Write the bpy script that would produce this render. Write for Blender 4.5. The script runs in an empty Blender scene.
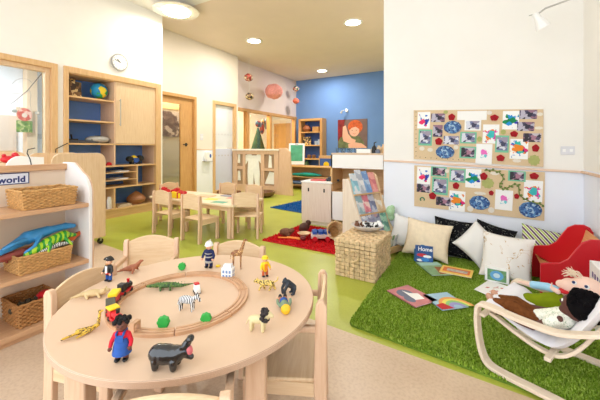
import bpy, bmesh, math, random
from mathutils import Vector, Matrix, Euler
random.seed(7)
C = bpy.context.scene.collection
PI = math.pi
R = math.radians
# ---------------------------------------------------------------- camera facts
EYE = 1.2; TH = R(29.5); FPX = 318.0; HOR = 148.0
ct, st = math.cos(TH), math.sin(TH)
def ray(x): u = (x-300)/FPX; return ct*u-st, st*u+ct          # world X,Y per unit of depth
def at(x, y, h=0.0):                                            # point on the level plane z=h
    t = FPX*(EYE-h)/(y-HOR); a, b = ray(x); return Vector((a*t, b*t, h))
def onX(x, y, X0):                                              # point on the wall plane X=X0
    a, b = ray(x); t = X0/a; return Vector((X0, b*t, EYE-(y-HOR)*t/FPX))
def onY(x, y, Y0):
    a, b = ray(x); t = Y0/b; return Vector((a*t, Y0, EYE-(y-HOR)*t/FPX))
# ---------------------------------------------------------------- materials
def S(r, g, b):
    f = lambda c: (c/255/12.92) if c/255 <= .04045 else ((c/255+.055)/1.055)**2.4
    return (f(r), f(g), f(b), 1)
def newmat(name, rough=.5, spec=.5, metal=0.0):
    m = bpy.data.materials.new(name); m.use_nodes = True
    nt = m.node_tree; b = nt.nodes['Principled BSDF']
    b.inputs['Roughness'].default_value = rough
    b.inputs['Specular IOR Level'].default_value = spec
    b.inputs['Metallic'].default_value = metal
    return m, nt, b
def N(nt, t, **k):
    n = nt.nodes.new(t)
    for a, v in k.items():
        if a in n.inputs.keys(): n.inputs[a].default_value = v
        else: setattr(n, a, v)
    return n
def ramp(nt, stops, interp='LINEAR'):
    n = nt.nodes.new('ShaderNodeValToRGB'); e = n.color_ramp.elements; n.color_ramp.interpolation = interp
    while len(e) < len(stops): e.new(.5)
    for i, (p, c) in enumerate(stops): e[i].position = p; e[i].color = c
    return n
def coords(nt, scale=(1, 1, 1)):
    tc = nt.nodes.new('ShaderNodeTexCoord'); mp = nt.nodes.new('ShaderNodeMapping')
    nt.links.new(tc.outputs['Object'], mp.inputs['Vector']); mp.inputs['Scale'].default_value = scale
    return mp.outputs['Vector']
def bump(nt, b, src, strength, dist=.002):
    bm = N(nt, 'ShaderNodeBump'); bm.inputs['Strength'].default_value = strength; bm.inputs['Distance'].default_value = dist
    nt.links.new(src, bm.inputs['Height']); nt.links.new(bm.outputs['Normal'], b.inputs['Normal'])
def plain(name, c, rough=.5, var=.06, scale=8, spec=.5, metal=0, bmp=0, sc=(1, 1, 1)):
    m, nt, b = newmat(name, rough, spec, metal); c = S(*c)
    no = N(nt, 'ShaderNodeTexNoise', Scale=float(scale), Detail=4.0)
    nt.links.new(coords(nt, sc), no.inputs['Vector'])
    lo = tuple(max(0, v*(1-var)) for v in c[:3])+(1,); hi = tuple(min(1, v*(1+var)) for v in c[:3])+(1,)
    r = ramp(nt, [(.3, lo), (.7, hi)]); nt.links.new(no.outputs['Fac'], r.inputs['Fac'])
    nt.links.new(r.outputs['Color'], b.inputs['Base Color'])
    if bmp: bump(nt, b, no.outputs['Fac'], bmp)
    return m
def wood(name, c1, c2, axis=2, rough=.42, scale=3.0):
    m, nt, b = newmat(name, rough, .4)
    s = [22, 22, 22]; s[axis] = 1.6
    no = N(nt, 'ShaderNodeTexNoise', Scale=scale, Detail=6.0, Roughness=.62, Distortion=.5)
    nt.links.new(coords(nt, s), no.inputs['Vector'])
    r = ramp(nt, [(.3, S(*c1)), (.68, S(*c2))]); nt.links.new(no.outputs['Fac'], r.inputs['Fac'])
    nt.links.new(r.outputs['Color'], b.inputs['Base Color']); bump(nt, b, no.outputs['Fac'], .08, .001)
    return m
def cells(name, stops, scale=20, rough=.6, sc=(1, 1, 1), randomness=1.0):
    m, nt, b = newmat(name, rough)
    vo = N(nt, 'ShaderNodeTexVoronoi', Scale=float(scale), Randomness=randomness)
    no = N(nt, 'ShaderNodeTexNoise', Scale=scale*.8, Detail=3.0)
    v = coords(nt, sc); mx = N(nt, 'ShaderNodeVectorMath', operation='MULTIPLY_ADD')
    nt.links.new(v, no.inputs['Vector']); nt.links.new(no.outputs['Color'], mx.inputs[0]); mx.inputs[1].default_value = (.05, .05, .05); nt.links.new(v, mx.inputs[2])
    nt.links.new(mx.outputs[0], vo.inputs['Vector'])
    sp = N(nt, 'ShaderNodeSeparateColor'); nt.links.new(vo.outputs['Color'], sp.inputs[0])
    r = ramp(nt, stops, 'CONSTANT'); nt.links.new(sp.outputs[0], r.inputs['Fac']); nt.links.new(r.outputs['Color'], b.inputs['Base Color'])
    return m
def bands(name, c1, c2, scale, dist=3.0, thr=.5, axis='X', rough=.5, detail=2.0):
    m, nt, b = newmat(name, rough)
    w = N(nt, 'ShaderNodeTexWave', Scale=float(scale), Distortion=float(dist), Detail=detail); w.bands_direction = axis
    w.inputs['Detail Scale'].default_value = 1.5
    nt.links.new(coords(nt), w.inputs['Vector'])
    r = ramp(nt, [(0, S(*c1)), (thr, S(*c2))], 'CONSTANT'); nt.links.new(w.outputs['Fac'], r.inputs['Fac']); nt.links.new(r.outputs['Color'], b.inputs['Base Color'])
    return m
def splash(name, cols, seed, size=.05, cover=.5, base=(250, 250, 248)):
    """white paper carrying blots of poster paint"""
    m, nt, b = newmat(name, .8, .2)
    v = coords(nt); ad = N(nt, 'ShaderNodeVectorMath', operation='ADD'); nt.links.new(v, ad.inputs[0]); ad.inputs[1].default_value = (seed*3.1, seed*.7, seed*1.3)
    vo = N(nt, 'ShaderNodeTexVoronoi', Scale=1/size*.8); nt.links.new(ad.outputs[0], vo.inputs['Vector'])
    sp = N(nt, 'ShaderNodeSeparateColor'); nt.links.new(vo.outputs['Color'], sp.inputs[0])
    r = ramp(nt, [(i/len(cols), S(*c)) for i, c in enumerate(cols)], 'CONSTANT'); nt.links.new(sp.outputs[0], r.inputs['Fac'])
    no = N(nt, 'ShaderNodeTexNoise', Scale=22.0, Detail=4.0); nt.links.new(ad.outputs[0], no.inputs['Vector'])
    ln = N(nt, 'ShaderNodeVectorMath', operation='LENGTH'); nt.links.new(v, ln.inputs[0])
    a = N(nt, 'ShaderNodeMath', operation='MULTIPLY_ADD'); nt.links.new(ln.outputs['Value'], a.inputs[0]); a.inputs[1].default_value = 4.5; nt.links.new(no.outputs['Fac'], a.inputs[2])
    k = ramp(nt, [(0, (1, 1, 1, 1)), (.38+cover*.5, (0, 0, 0, 1))], 'CONSTANT'); nt.links.new(a.outputs[0], k.inputs['Fac'])
    mx = N(nt, 'ShaderNodeMix', data_type='RGBA'); nt.links.new(k.outputs['Color'], mx.inputs['Factor'])
    mx.inputs[6].default_value = S(*base); nt.links.new(r.outputs['Color'], mx.inputs[7]); nt.links.new(mx.outputs[2], b.inputs['Base Color'])
    return m
def emit(name, c, s):
    m, nt, b = newmat(name); b.inputs['Emission Color'].default_value = S(*c); b.inputs['Emission Strength'].default_value = s; b.inputs['Base Color'].default_value = S(*c); return m
def glass(name, c=(245, 250, 250), rough=.0, frost=0.0):
    m, nt, b = newmat(name, rough)
    tr = N(nt, 'ShaderNodeBsdfTransparent'); tr.inputs['Color'].default_value = S(*c)
    gl = N(nt, 'ShaderNodeBsdfGlossy'); gl.inputs['Roughness'].default_value = .03
    mx = N(nt, 'ShaderNodeMixShader'); mx.inputs[0].default_value = .07
    nt.links.new(tr.outputs[0], mx.inputs[1]); nt.links.new(gl.outputs[0], mx.inputs[2])
    out = nt.nodes['Material Output']
    if frost:
        df = N(nt, 'ShaderNodeBsdfDiffuse'); df.inputs['Color'].default_value = S(236, 240, 246)
        m2 = N(nt, 'ShaderNodeMixShader'); m2.inputs[0].default_value = frost
        nt.links.new(mx.outputs[0], m2.inputs[1]); nt.links.new(df.outputs[0], m2.inputs[2]); nt.links.new(m2.outputs[0], out.inputs['Surface'])
    else: nt.links.new(mx.outputs[0], out.inputs['Surface'])
    return m
# ---------------------------------------------------------------- mesh builder
class MB:
    def __init__(s): s.v = []; s.f = []
    def add(s, vs, fs, mtx=None):
        o = len(s.v); s.v += [tuple(mtx @ Vector(p)) if mtx else tuple(p) for p in vs]; s.f += [tuple(i+o for i in f) for f in fs]; return s
    def box(s, x0, x1, y0, y1, z0, z1, mtx=None):
        return s.add([(x0,y0,z0),(x1,y0,z0),(x1,y1,z0),(x0,y1,z0),(x0,y0,z1),(x1,y0,z1),(x1,y1,z1),(x0,y1,z1)],
                     [(0,3,2,1),(4,5,6,7),(0,1,5,4),(1,2,6,5),(2,3,7,6),(3,0,4,7)], mtx)
    def prism(s, pts, lo, hi, plane='xz', mtx=None):
        def P(a, b, c): return {'xy': (a, b, c), 'xz': (a, c, b), 'yz': (c, a, b)}[plane]
        n = len(pts); vs = [P(a, b, lo) for a, b in pts]+[P(a, b, hi) for a, b in pts]
        fs = [tuple(range(n)), tuple(range(2*n-1, n-1, -1))]+[(i, i+n, (i+1) % n+n, (i+1) % n) for i in range(n)]
        return s.add(vs, fs, mtx)
    def tube(s, pts, r, n=8, closed=False, mtx=None, flat=None):
        pts = [Vector(p) for p in pts]; m = len(pts); rr = r if isinstance(r, (list, tuple)) else [r]*m
        vs = []; fs = []; nrm = None
        for i, p in enumerate(pts):
            a = pts[i-1] if (i or closed) else pts[0]; b = pts[(i+1) % m] if (i < m-1 or closed) else pts[-1]
            t = (b-a).normalized() if (b-a).length > 1e-9 else Vector((0, 0, 1))
            if nrm is None:
                up = Vector((0, 0, 1)) if abs(t.z) < .9 else Vector((1, 0, 0)); nrm = (up - t*up.dot(t)).normalized()
            else: nrm = (nrm-t*nrm.dot(t)).normalized()
            bn = t.cross(nrm)
            for k in range(n):
                q = 2*PI*k/n; c1, s1 = math.cos(q), math.sin(q)
                if flat: vs.append(p+nrm*c1*rr[i]+bn*s1*rr[i]*flat)
                else: vs.append(p+nrm*c1*rr[i]+bn*s1*rr[i])
        for i in range(m if closed else m-1):
            for k in range(n):
                a = i*n+k; b = i*n+(k+1) % n; j = ((i+1) % m)*n; fs.append((a, b, j+(k+1) % n, j+k))
        if not closed: fs += [tuple(range(n-1, -1, -1)), tuple((m-1)*n+k for k in range(n))]
        return s.add(vs, fs, mtx)
    def bar(s, pts, w, h, closed=False, side=None):
        """rectangular section swept along pts; side = fixed width direction"""
        pts = [Vector(p) for p in pts]; m = len(pts); side = Vector(side).normalized(); vs = []; fs = []
        for i, p in enumerate(pts):
            a = pts[i-1] if (i or closed) else pts[0]; b = pts[(i+1) % m] if (i < m-1 or closed) else pts[-1]
            t = (b-a).normalized(); n = side.cross(t).normalized()
            vs += [p+side*w/2+n*h/2, p-side*w/2+n*h/2, p-side*w/2-n*h/2, p+side*w/2-n*h/2]
        for i in range(m if closed else m-1):
            j = ((i+1) % m)*4
            for k in range(4): fs.append((i*4+k, i*4+(k+1) % 4, j+(k+1) % 4, j+k))
        if not closed: fs += [(3, 2, 1, 0), tuple((m-1)*4+k for k in range(4))]
        return s.add(vs, fs)
    def lathe(s, prof, n=24, c=(0, 0, 0), mtx=None):
        vs = []; fs = []; m = len(prof)
        for r, z in prof:
            for k in range(n): q = 2*PI*k/n; vs.append((c[0]+r*math.cos(q), c[1]+r*math.sin(q), c[2]+z))
        for i in range(m-1):
            for k in range(n): fs.append((i*n+k, i*n+(k+1) % n, (i+1)*n+(k+1) % n, (i+1)*n+k))
        if prof[0][0] > 1e-6: fs.append(tuple(range(n-1, -1, -1)))
        if prof[-1][0] > 1e-6: fs.append(tuple((m-1)*n+k for k in range(n)))
        return s.add(vs, fs, mtx)
    def ell(s, c, r, n=14, mtx=None):
        if not isinstance(r, (list, tuple)): r = (r, r, r)
        m = Matrix.Translation(Vector(c)) @ (mtx or Matrix()) @ Matrix.Diagonal((*r, 1))
        return s.lathe([(max(math.sin(PI*i/n), 1e-7), -math.cos(PI*i/n)) for i in range(n+1)], n+4, mtx=m)
    def cone(s, p0, p1, r0, r1, n=12): return s.tube([p0, p1], [r0, r1], n)
    def cap(s, p0, p1, r0, r1):                                  # rounded limb
        s.tube([p0, p1], [r0, r1], 12); s.ell(p0, r0, 8); return s.ell(p1, r1, 8)
    def build(s, name, mat, parent=None, bevel=0, seg=2, smooth=True, loc=None, rz=0, rot=None, angle=38):
        me = bpy.data.meshes.new(name); me.from_pydata(s.v, [], s.f); me.update()
        b = bmesh.new(); b.from_mesh(me); bmesh.ops.remove_doubles(b, verts=b.verts, dist=1e-6); bmesh.ops.recalc_face_normals(b, faces=b.faces); b.to_mesh(me); b.free()
        me.materials.append(mat)
        if smooth:
            me.polygons.foreach_set('use_smooth', [True]*len(me.polygons)); me.set_sharp_from_angle(angle=R(angle))
        o = bpy.data.objects.new(name, me); C.objects.link(o)
        if parent: o.parent = parent
        if loc is not None: o.location = loc
        if rot: o.rotation_euler = rot
        elif rz: o.rotation_euler = (0, 0, rz)
        if bevel:
            q = o.modifiers.new('Bevel', 'BEVEL'); q.width = bevel; q.segments = seg; q.limit_method = 'ANGLE'; q.angle_limit = R(40)
        return o
    def blob(s, name, mat, parent=None, vox=.003, smooth=4, **k):  # fused into one skin
        o = s.build(name, mat, parent, angle=180, **k)
        q = o.modifiers.new('Remesh', 'REMESH'); q.mode = 'VOXEL'; q.voxel_size = vox; q.use_smooth_shade = True
        if smooth: w = o.modifiers.new('Smooth', 'SMOOTH'); w.factor = .5; w.iterations = smooth
        return o
def tag(o, label, cat, group=None):
    o['label'] = label; o['category'] = cat
    if group: o['group'] = group
    return o
def thing(name, label, cat, loc=(0, 0, 0), rz=0, group=None, rot=None, scale=1):
    o = bpy.data.objects.new(name, None); C.objects.link(o); o.empty_display_size = .05
    o.location = loc; o.rotation_euler = rot if rot else (0, 0, rz); o.scale = (scale,)*3
    return tag(o, label, cat, group)
def struct(mb, name, m, parent=None, **k):
    o = mb.build(name, m, parent, **k)
    if not parent: o['kind'] = 'structure'
    return o
def dup(o, parent=None, label=None, loc=None, rz=None):
    c = o.copy(); C.objects.link(c); c.parent = parent
    if label: c['label'] = label
    if loc is not None: c.location = loc
    if rz is not None: c.rotation_euler = (0, 0, rz)
    for ch in list(o.children): dup(ch, c)
    return c
def arc(cx, cy, r, a0, a1, n): return [(cx+r*math.cos(a0+(a1-a0)*i/n), cy+r*math.sin(a0+(a1-a0)*i/n)) for i in range(n+1)]
# ---------------------------------------------------------------- palette
white_wall = plain('white wall paint', (246, 243, 236), .85, .015, 3, .2)
cool_wall = plain('pale lavender wall paint', (243, 246, 254), .8, .015, 3, .2)
warm_wall = plain('warm cream wall paint', (238, 228, 214), .85, .015, 3, .2)
ceil_m = plain('cream ceiling paint', (236, 219, 203), .9, .02, 2, .1)
blue_wall = plain('blue wall paint', (112, 150, 208), .75, .03, 2, .3)
lilac_wall = plain('lilac wall paint', (226, 212, 208), .85, .02, 3, .2)
birch = wood('birch upright', (222, 188, 146), (236, 208, 170))
birchx = wood('birch along x', (222, 188, 146), (236, 208, 170), 0)
birchy = wood('birch along y', (222, 188, 146), (236, 208, 170), 1)
maple = wood('maple upright', (212, 168, 116), (228, 190, 140))
maplex = wood('maple along x', (212, 168, 116), (228, 190, 140), 0)
mapley = wood('maple along y', (212, 168, 116), (228, 190, 140), 1)
oak = wood('oak upright', (198, 146, 88), (216, 170, 112))
oaky = wood('oak along y', (212, 162, 98), (230, 187, 126), 1)
beechy = wood('beech along y', (198, 152, 112), (216, 174, 134), 1)
pinkb = wood('pale beech', (216, 176, 142), (230, 196, 164))
pinkbx = wood('pale beech along x', (228, 192, 164), (240, 212, 188), 0)
whitep = plain('white laminate', (250, 250, 248), .35, .01, 3, .4)
blueback = plain('blue back board', (96, 140, 214), .6, .05, 6)
black = plain('black plastic', (22, 22, 24), .4, .1, 20)
steel = plain('brushed steel', (190, 190, 192), .3, .05, 30, metal=1)
silver = plain('silver plastic', (178, 176, 170), .3, .04, 20)
red = plain('red paint', (208, 26, 38), .4, .05, 10)
yellow = plain('yellow paint', (250, 214, 30), .45, .05, 10)
green = plain('green paint', (48, 172, 70), .5, .06, 20)
blue = plain('blue paint', (36, 84, 170), .45, .06, 14)
orange = plain('orange paint', (244, 140, 30), .5, .05, 14)
paper = plain('white paper', (250, 249, 245), .8, .01, 10, .2)
# ================================================================ the room
XL = -5.46; XD = -6.04; XM = -6.26; YB = 10.76; CZ = 3.82; YW = 3.88; XR = .84; YE = 4.13; XP = -1.02
def lino(name, c, c2, speck, rough=.32):
    m, nt, b = newmat(name, rough, .35)
    v = coords(nt); n1 = N(nt, 'ShaderNodeTexNoise', Scale=2.5, Detail=3.0); n2 = N(nt, 'ShaderNodeTexNoise', Scale=60.0, Detail=4.0)
    nt.links.new(v, n1.inputs['Vector']); nt.links.new(v, n2.inputs['Vector'])
    r1 = ramp(nt, [(.3, S(*c)), (.7, S(*c2))]); nt.links.new(n1.outputs['Fac'], r1.inputs['Fac'])
    r2 = ramp(nt, [(.36, S(*speck)), (.55, (1, 1, 1, 1))]); nt.links.new(n2.outputs['Fac'], r2.inputs['Fac'])
    mx = N(nt, 'ShaderNodeMix', data_type='RGBA', blend_type='MULTIPLY'); mx.inputs["Factor"].default_value = .38
    nt.links.new(r1.outputs['Color'], mx.inputs[6]); nt.links.new(r2.outputs['Color'], mx.inputs[7]); nt.links.new(mx.outputs[2], b.inputs['Base Color'])
    return m
beige_f = lino('speckled beige vinyl', (206, 180, 152), (220, 196, 170), (224, 214, 206))
lime_f = lino('lime green lino', (172, 180, 66), (184, 192, 80), (236, 236, 214), .3)
yb = lambda x: 1.97-.0865*(x+.9)
fl = MB(); fl.add([(-9, -2.5, 0), (1.2, -2.5, 0), (1.2, yb(1.2), 0), (-9, yb(-9), 0), (1.2, 12, 0), (-9, 12, 0)], [(0, 1, 2, 3), (3, 2, 4, 5)])
fo = struct(fl, 'floor', beige_f, smooth=False); fo.data.materials.append(lime_f)
for p in fo.data.polygons: p.material_index = 1 if p.center.y > 3 else 0
struct(MB().box(-6.4, 1.0, YE, 11.0, CZ, CZ+.12), 'ceiling', ceil_m, smooth=False)
struct(MB().box(-5.6, 1.0, -1.0, YE, CZ, CZ+.12), 'ceiling', white_wall, smooth=False)
# left wall with its two openings
wl = MB()
wl.box(XL-.14, XL, -1.5, 4.08, 2.44, CZ).box(XL-.14, XL, -1.5, .9, 0, 2.44).box(XL-.14, XL, 2.33, 2.41, 0, 2.44).box(XL-.58, XL, 4.08, YE, 0, CZ)
struct(wl, 'wall_left', white_wall, smooth=False)
# wall with the doors
YD0, YD1, YS0, YS1 = 4.42, 5.52, 6.07, 6.98
wd = MB(); wd.box(XD-.12, XD, YE, YD0, 0, CZ).box(XD-.12, XD, YD0, 7.06, 2.44, CZ).box(XD-.12, XD, YD1, YS0, 1.17, 2.44).box(XD-.34, XD, YS1, 7.06, 0, 2.44)
wd.box(XD-.34, XD-.121, 7.02, 7.06, 2.44, CZ)
struct(wd, 'wall_left_far', warm_wall, smooth=False)
struct(MB().box(XD-.12, XD, YD1, YS0, 0, 1.155), 'wall_left_far_dado', cool_wall, smooth=False)
struct(MB().box(XD-.11, XD+.008, YD1, YS0, 1.152, 1.172), 'trim_1', birchy, smooth=False)
# mirror-window wall
wm = MB(); wm.box(XM-.12, XM, 7.06, YB, 2.41, CZ).box(XM-.12, XM, 7.06, YB, 0, .85)
struct(wm, 'wall_left_end', lilac_wall, smooth=False)
struct(MB().box(-6.5, 1.0, YB, YB+.12, 0, CZ), 'wall_back', blue_wall, smooth=False)
# pinboard wall, its return and the right wall
struct(MB().box(XP, XR+.12, YW, YW+.14, 1.02, CZ).box(XP, XR+.12, YW+.001, YW+.14, 0, 1.02), 'wall_front', white_wall, smooth=False)
TILT = -.039
def wy(x, z0=1.04): return z0+TILT*(x-XP)
dz = MB(); dz.add([(XP, YW-.004, 0), (XR, YW-.004, 0), (XR, YW-.004, wy(XR)), (XP, YW-.004, wy(XP)), (XP, YW, 0), (XR, YW, 0), (XR, YW, wy(XR)), (XP, YW, wy(XP))], [(0,1,2,3),(4,7,6,5),(0,4,5,1),(1,5,6,2),(2,6,7,3),(3,7,4,0)])
struct(dz, 'wall_front_dado', cool_wall, smooth=False)
struct(MB().box(XP+.002, XP+.14, YW+.14, YB, 0, CZ), 'wall_right_far', white_wall, smooth=False)
struct(MB().box(XR, XR+.12, -1.0, YW, 1.0, CZ), 'wall_right', white_wall, smooth=False)
struct(MB().box(XR-.0, XR+.12, -1.0, YW, 0, 1.0), 'wall_right_dado', cool_wall, smooth=False)
tr = MB().bar([(XP, YW-.012, wy(XP)+.008), (XR-.02, YW-.012, wy(XR)+.008)], .022, .022, side=(0, 1, 0))
struct(tr, 'trim_2', pinkbx, bevel=.003)
struct(MB().box(XR-.022, XR, -1, YW-.0, wy(XR)-.003, wy(XR)+.019), 'trim_3', pinkb, bevel=.003)
# the room behind the left glazing
ob = MB(); ob.box(-8.1, -8.0, -1.5, 5.0, 0, 3.0)
struct(ob, 'wall_outer_left', cool_wall, smooth=False)
struct(MB().box(-8.0, -6.06, 4.14, 4.24, 0, 3.0).box(-8.0, -5.6, -1.5, -1.4, 0, 3.0), 'wall_outer_left_end', warm_wall, smooth=False)
struct(MB().box(-8.1, -5.6, -1.5, 4.07, 3.0, 3.08), 'ceiling', white_wall, smooth=False)
struct(MB().box(-8.3, -8.2, 4.4, 12, 0, 3.2), 'wall_outer_side', warm_wall, smooth=False)
struct(MB().box(-8.2, -6.38, 11.9, 12, 0, 3.2), 'wall_outer_end', warm_wall, smooth=False)
struct(MB().box(-8.3, -6.38, 4.4, 12, 3.2, 3.3), 'ceiling', white_wall, smooth=False)
# left glazed screen
def frame(mb, x0, x1, y0, y1, z0, z1, w):
    return mb.box(x0, x1, y0, y0+w, z0, z1).box(x0, x1, y1-w, y1, z0, z1).box(x0, x1, y0+w, y1-w, z1-w, z1).box(x0, x1, y0+w, y1-w, z0, z0+w)
w1 = struct(frame(MB(), XL-.14, XL+.03, .9, 2.33, 0, 2.44, .075), 'window_1', maple, bevel=.004)
struct(frame(MB(), XL-.12, XL-.03, .975, 2.255, .075, 2.365, .06), 'window_frame', birch, w1, bevel=.004)
struct(MB().box(XL-.075, XL-.069, 1.035, 2.195, .13, 2.3), 'window_pane', glass('clear glass'), w1, smooth=False)
struct(MB().box(XL-.11, XL-.035, 1.035, 2.195, .95, .985), 'glazing_bar', mapley, w1)
# wooden door with narrow vision panel
d1 = struct(MB().box(XD-.12, XD+.02, YD0, YD0+.07, 0, 2.44).box(XD-.12, XD+.02, YD1-.07, YD1, 0, 2.44).box(XD-.12, XD+.02, YD0+.07, YD1-.07, 2.37, 2.44), 'door_1', oak, bevel=.004)
a, b = YD0+.07, YD1-.07
struct(MB().box(XD-.09, XD-.04, 5.09, b, .02, 2.37).box(XD-.09, XD-.04, a, 5.09, 2.22, 2.37).box(XD-.09, XD-.04, a, 5.09, .02, .3), 'door_leaf', oak, d1, bevel=.003)
struct(MB().box(XD-.07, XD-.065, a, 5.09, .3, 2.22), 'door_pane', glass('door glass', (220, 225, 225)), d1, smooth=False)
struct(MB().box(XD-.04, XD-.035, 5.22, 5.27, 1.24, 1.32).tube([(XD-.03, 5.245, 1.28), (XD+.01, 5.245, 1.28), (XD+.01, 5.12, 1.28)], .011), 'door_handle', black, d1)
# frosted door
d2 = struct(frame(MB(), XD-.12, XD+.02, YS0, YS1, 0, 2.44, .085), 'door_2', maple, bevel=.004)
struct(MB().box(XD-.07, XD-.06, YS0+.085, YS1-.085, 1.2, 2.355), 'door_pane', glass('frosted glass', frost=.75), d2, smooth=False)
struct(MB().box(XD-.07, XD-.06, YS0+.085, YS1-.085, .085, 1.19), 'door_pane', plain('lilac lower pane', (216, 222, 242), .3, .01), d2, smooth=False)
dm = MB()
for z in (.98, 1.55):
    for k in range(6):
        y = YS0+.15+k*.12; dm.box(XD-.06, XD-.056, y, y+.035, z, z+.035)
struct(dm, 'glass_marking', plain('grey vinyl dots', (196, 196, 204), .5), d2, smooth=False)
# band of internal windows
ym = [7.08, 7.62, 8.86, 10.14, YB-.03]
w2 = MB(); w2.box(XM-.12, XM+.03, 7.06, YB, 2.32, 2.41).box(XM-.12, XM+.03, 7.06, YB, .85, .93)
for y in (7.06, 7.72, 8.95, YB-.16): w2.box(XM-.12, XM+.03, y, y+.11, .93, 2.32)
w2 = struct(w2, 'window_2', oak, bevel=.004)
struct(MB().box(XM-.065, XM-.06, 7.15, YB-.1, .93, 2.32), 'window_pane', glass('inner glass', (250, 245, 235)), w2, smooth=False)
# ================================================================ ceiling lights
LAMPS = []
lightglow = emit('lamp diffuser', (255, 244, 222), 9)
ring_m = plain('white lamp ring', (244, 240, 232), .4, .01)
lab = ['round recessed ceiling light in front of the doors, second from the left', 'round recessed ceiling light nearest the white pinboard wall, upper right', 'small round recessed ceiling light nearest the blue wall']
for (x, y, r), lb in zip([(254, 40.5, .2), (353, 22, .2), (322, 70.5, .2)], lab):
    p = at(x, y, CZ); t = thing('ceiling_light', lb, 'light', (p.x, p.y, CZ), group='recessed ceiling lights')
    MB().lathe([(r*.78, -.002), (r*.8, -.02), (r, -.02), (r, 0)], 32).build('trim_ring', ring_m, t)
    MB().lathe([(1e-7, -.012), (r*.77, -.012), (r*.77, -.004), (1e-7, -.004)], 32).build('diffuser', lightglow, t)
    LAMPS.append((p.x, p.y, CZ, 36))
p = at(176.5, 12.5, CZ-.12); t = thing('ceiling_light', 'large round ceiling light with a clear glass ring, at the edge of the white ceiling', 'light', (p.x, p.y, CZ))
MB().lathe([(.0001, 0), (.2, 0), (.23, -.02), (.23, -.105), (.0001, -.105)], 36).build('housing', ring_m, t)
MB().lathe([(.05, -.118), (.06, -.13), (.235, -.125), (.24, -.11), (.06, -.108)], 40).build('diffuser', lightglow, t)
MB().lathe([(.33, -.10), (.40, -.10), (.40, -.094), (.33, -.094), (.33, -.10)], 48).build('glass_ring', plain('milky glass ring', (236, 232, 214), .15, .02), t)
for k in range(3): MB().box(.22, .35, -.01, .01, -.103, -.098).build('clip', steel, t, rz=k*2*PI/3)
LAMPS.append((p.x, p.y, CZ-.13, 20))
# spot lamp on the right wall
t = thing('spot_lamp', 'white adjustable spot lamp on a thin arm high on the white wall', 'lamp', (0, 0, 0))
q0 = onY(585, -6, 3.5); q1 = onY(546, 8, 3.42); q2 = onY(536, 15, 3.4)
MB().tube([(XR, 3.5, q0.z+.02), tuple(q0), tuple(q1), tuple(q2)], .008).build('arm', plain('light grey metal', (196, 192, 186), .4), t)
MB().lathe([(.028, .0), (.03, .012), (.0001, .014)], 16, mtx=Matrix.Translation((XR, 3.5, q0.z+.02)) @ Matrix.Rotation(-PI/2, 4, 'Y')).build('wall_plate', whitep, t)
mt = Matrix.Translation(q2) @ Matrix.Rotation(R(-28), 4, 'Y') @ Matrix.Rotation(R(14), 4, 'X')
MB().lathe([(.0001, .02), (.022, .018), (.026, -.03), (.05, -.09), (.056, -.125), (.05, -.125), (.044, -.09), (.0001, -.085)], 24, mtx=mt).build('lamp_head', whitep, t)
MB().lathe([(.0001, -.1), (.043, -.1), (.043, -.094), (.0001, -.094)], 24, mtx=mt).build('bulb', emit('spot bulb', (255, 226, 205), 3), t)
MB().tube([(q2.x-.05, q2.y, q2.z+.005), (q2.x+.01, q2.y, q2.z+.01)], .004).build('knob', silver, t)
# small spot over the portrait on the blue wall
p = onY(347, 111, YB); t = thing('picture_light', 'small chrome picture light on the blue wall above the portrait', 'light', (p.x, YB, p.z))
MB().lathe([(.0001, 0), (.05, 0), (.05, .03), (.0001, .03)], 20, mtx=Matrix.Rotation(PI/2, 4, 'X')).build('wall_plate', silver, t)
MB().tube([(0, -.03, 0), (0, -.12, .02), (-.12, -.16, 0)], .012).build('arm', steel, t)
MB().tube([(-.12, -.16, 0), (-.16, -.18, -.09)], [.025, .04], 12).build('lamp_head', silver, t)
MB().ell((.0, -.06, .03), .035).build('bulb', emit('picture bulb', (255, 240, 225), 5), t)
# wall clock
p = onX(119, 62.5, XL); t = thing('wall_clock', 'round white wall clock above the tall cupboard', 'clock', (XL, p.y, p.z), rot=(PI/2, 0, PI/2))
MB().lathe([(.0001, 0), (.142, 0), (.146, .02), (.138, .032), (.128, .026), (.0001, .026)], 40).build('case', plain('light grey clock rim', (168, 166, 160), .4), t)
MB().lathe([(.0001, .027), (.127, .027), (.127, .0285), (.0001, .0285)], 40).build('dial', paper, t)
mk = MB()
for k in range(12):
    a = k*PI/6; mk.box(.1, .118, -.003, .003, .0285, .0295, Matrix.Rotation(a, 4, 'Z'))
mk.build('hour_marks', black, t)
for a, l, w in ((R(135), .065, .006), (R(160), .095, .004)): MB().box(-.012, l, -w, w, .0305, .032, Matrix.Rotation(a, 4, 'Z')).build('clock_hand', black, t)
# switches
def switch(lb, p, axis, w=.1, h=.085, m=None):
    t = thing('light_switch', lb, 'switch', p, rz=0 if axis == 'y' else PI/2)
    MB().box(-w/2, w/2, -.009, .0, -h/2, h/2).build('plate', m or plain('pale grey switch plate', (226, 226, 230), .4), t, bevel=.003)
    for k in (-.25, .25): MB().box(k*w-.012, k*w+.012, -.013, -.009, -.014, .014).build('rocker', whitep, t, bevel=.002)
switch('pale double light switch beside the upper pinboard on the white wall', onY(567.5, 150.5, YW), 'y', .105, .08)
switch('small white light switch on the cream wall between the two doors', onX(201.5, 137, XD), 'x', .1, .16)
p = onX(207, 157, XD); t = thing('soap_dispenser', 'white wall dispenser with a blue centre between the two doors', 'dispenser', p, rz=PI/2)
MB().prism([(-.09, -.1), (.09, -.1), (.12, .0), (.1, .13), (-.1, .13), (-.12, 0)], -.09, 0, 'xz').build('body', whitep, t, bevel=.012)
MB().ell((.03, -.09, .03), (.03, .015, .05)).build('blue_window', blue, t)
MB().box(-.16, .1, -.12, -.0, -.115, -.1).build('tray', silver, t, bevel=.003)
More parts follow.
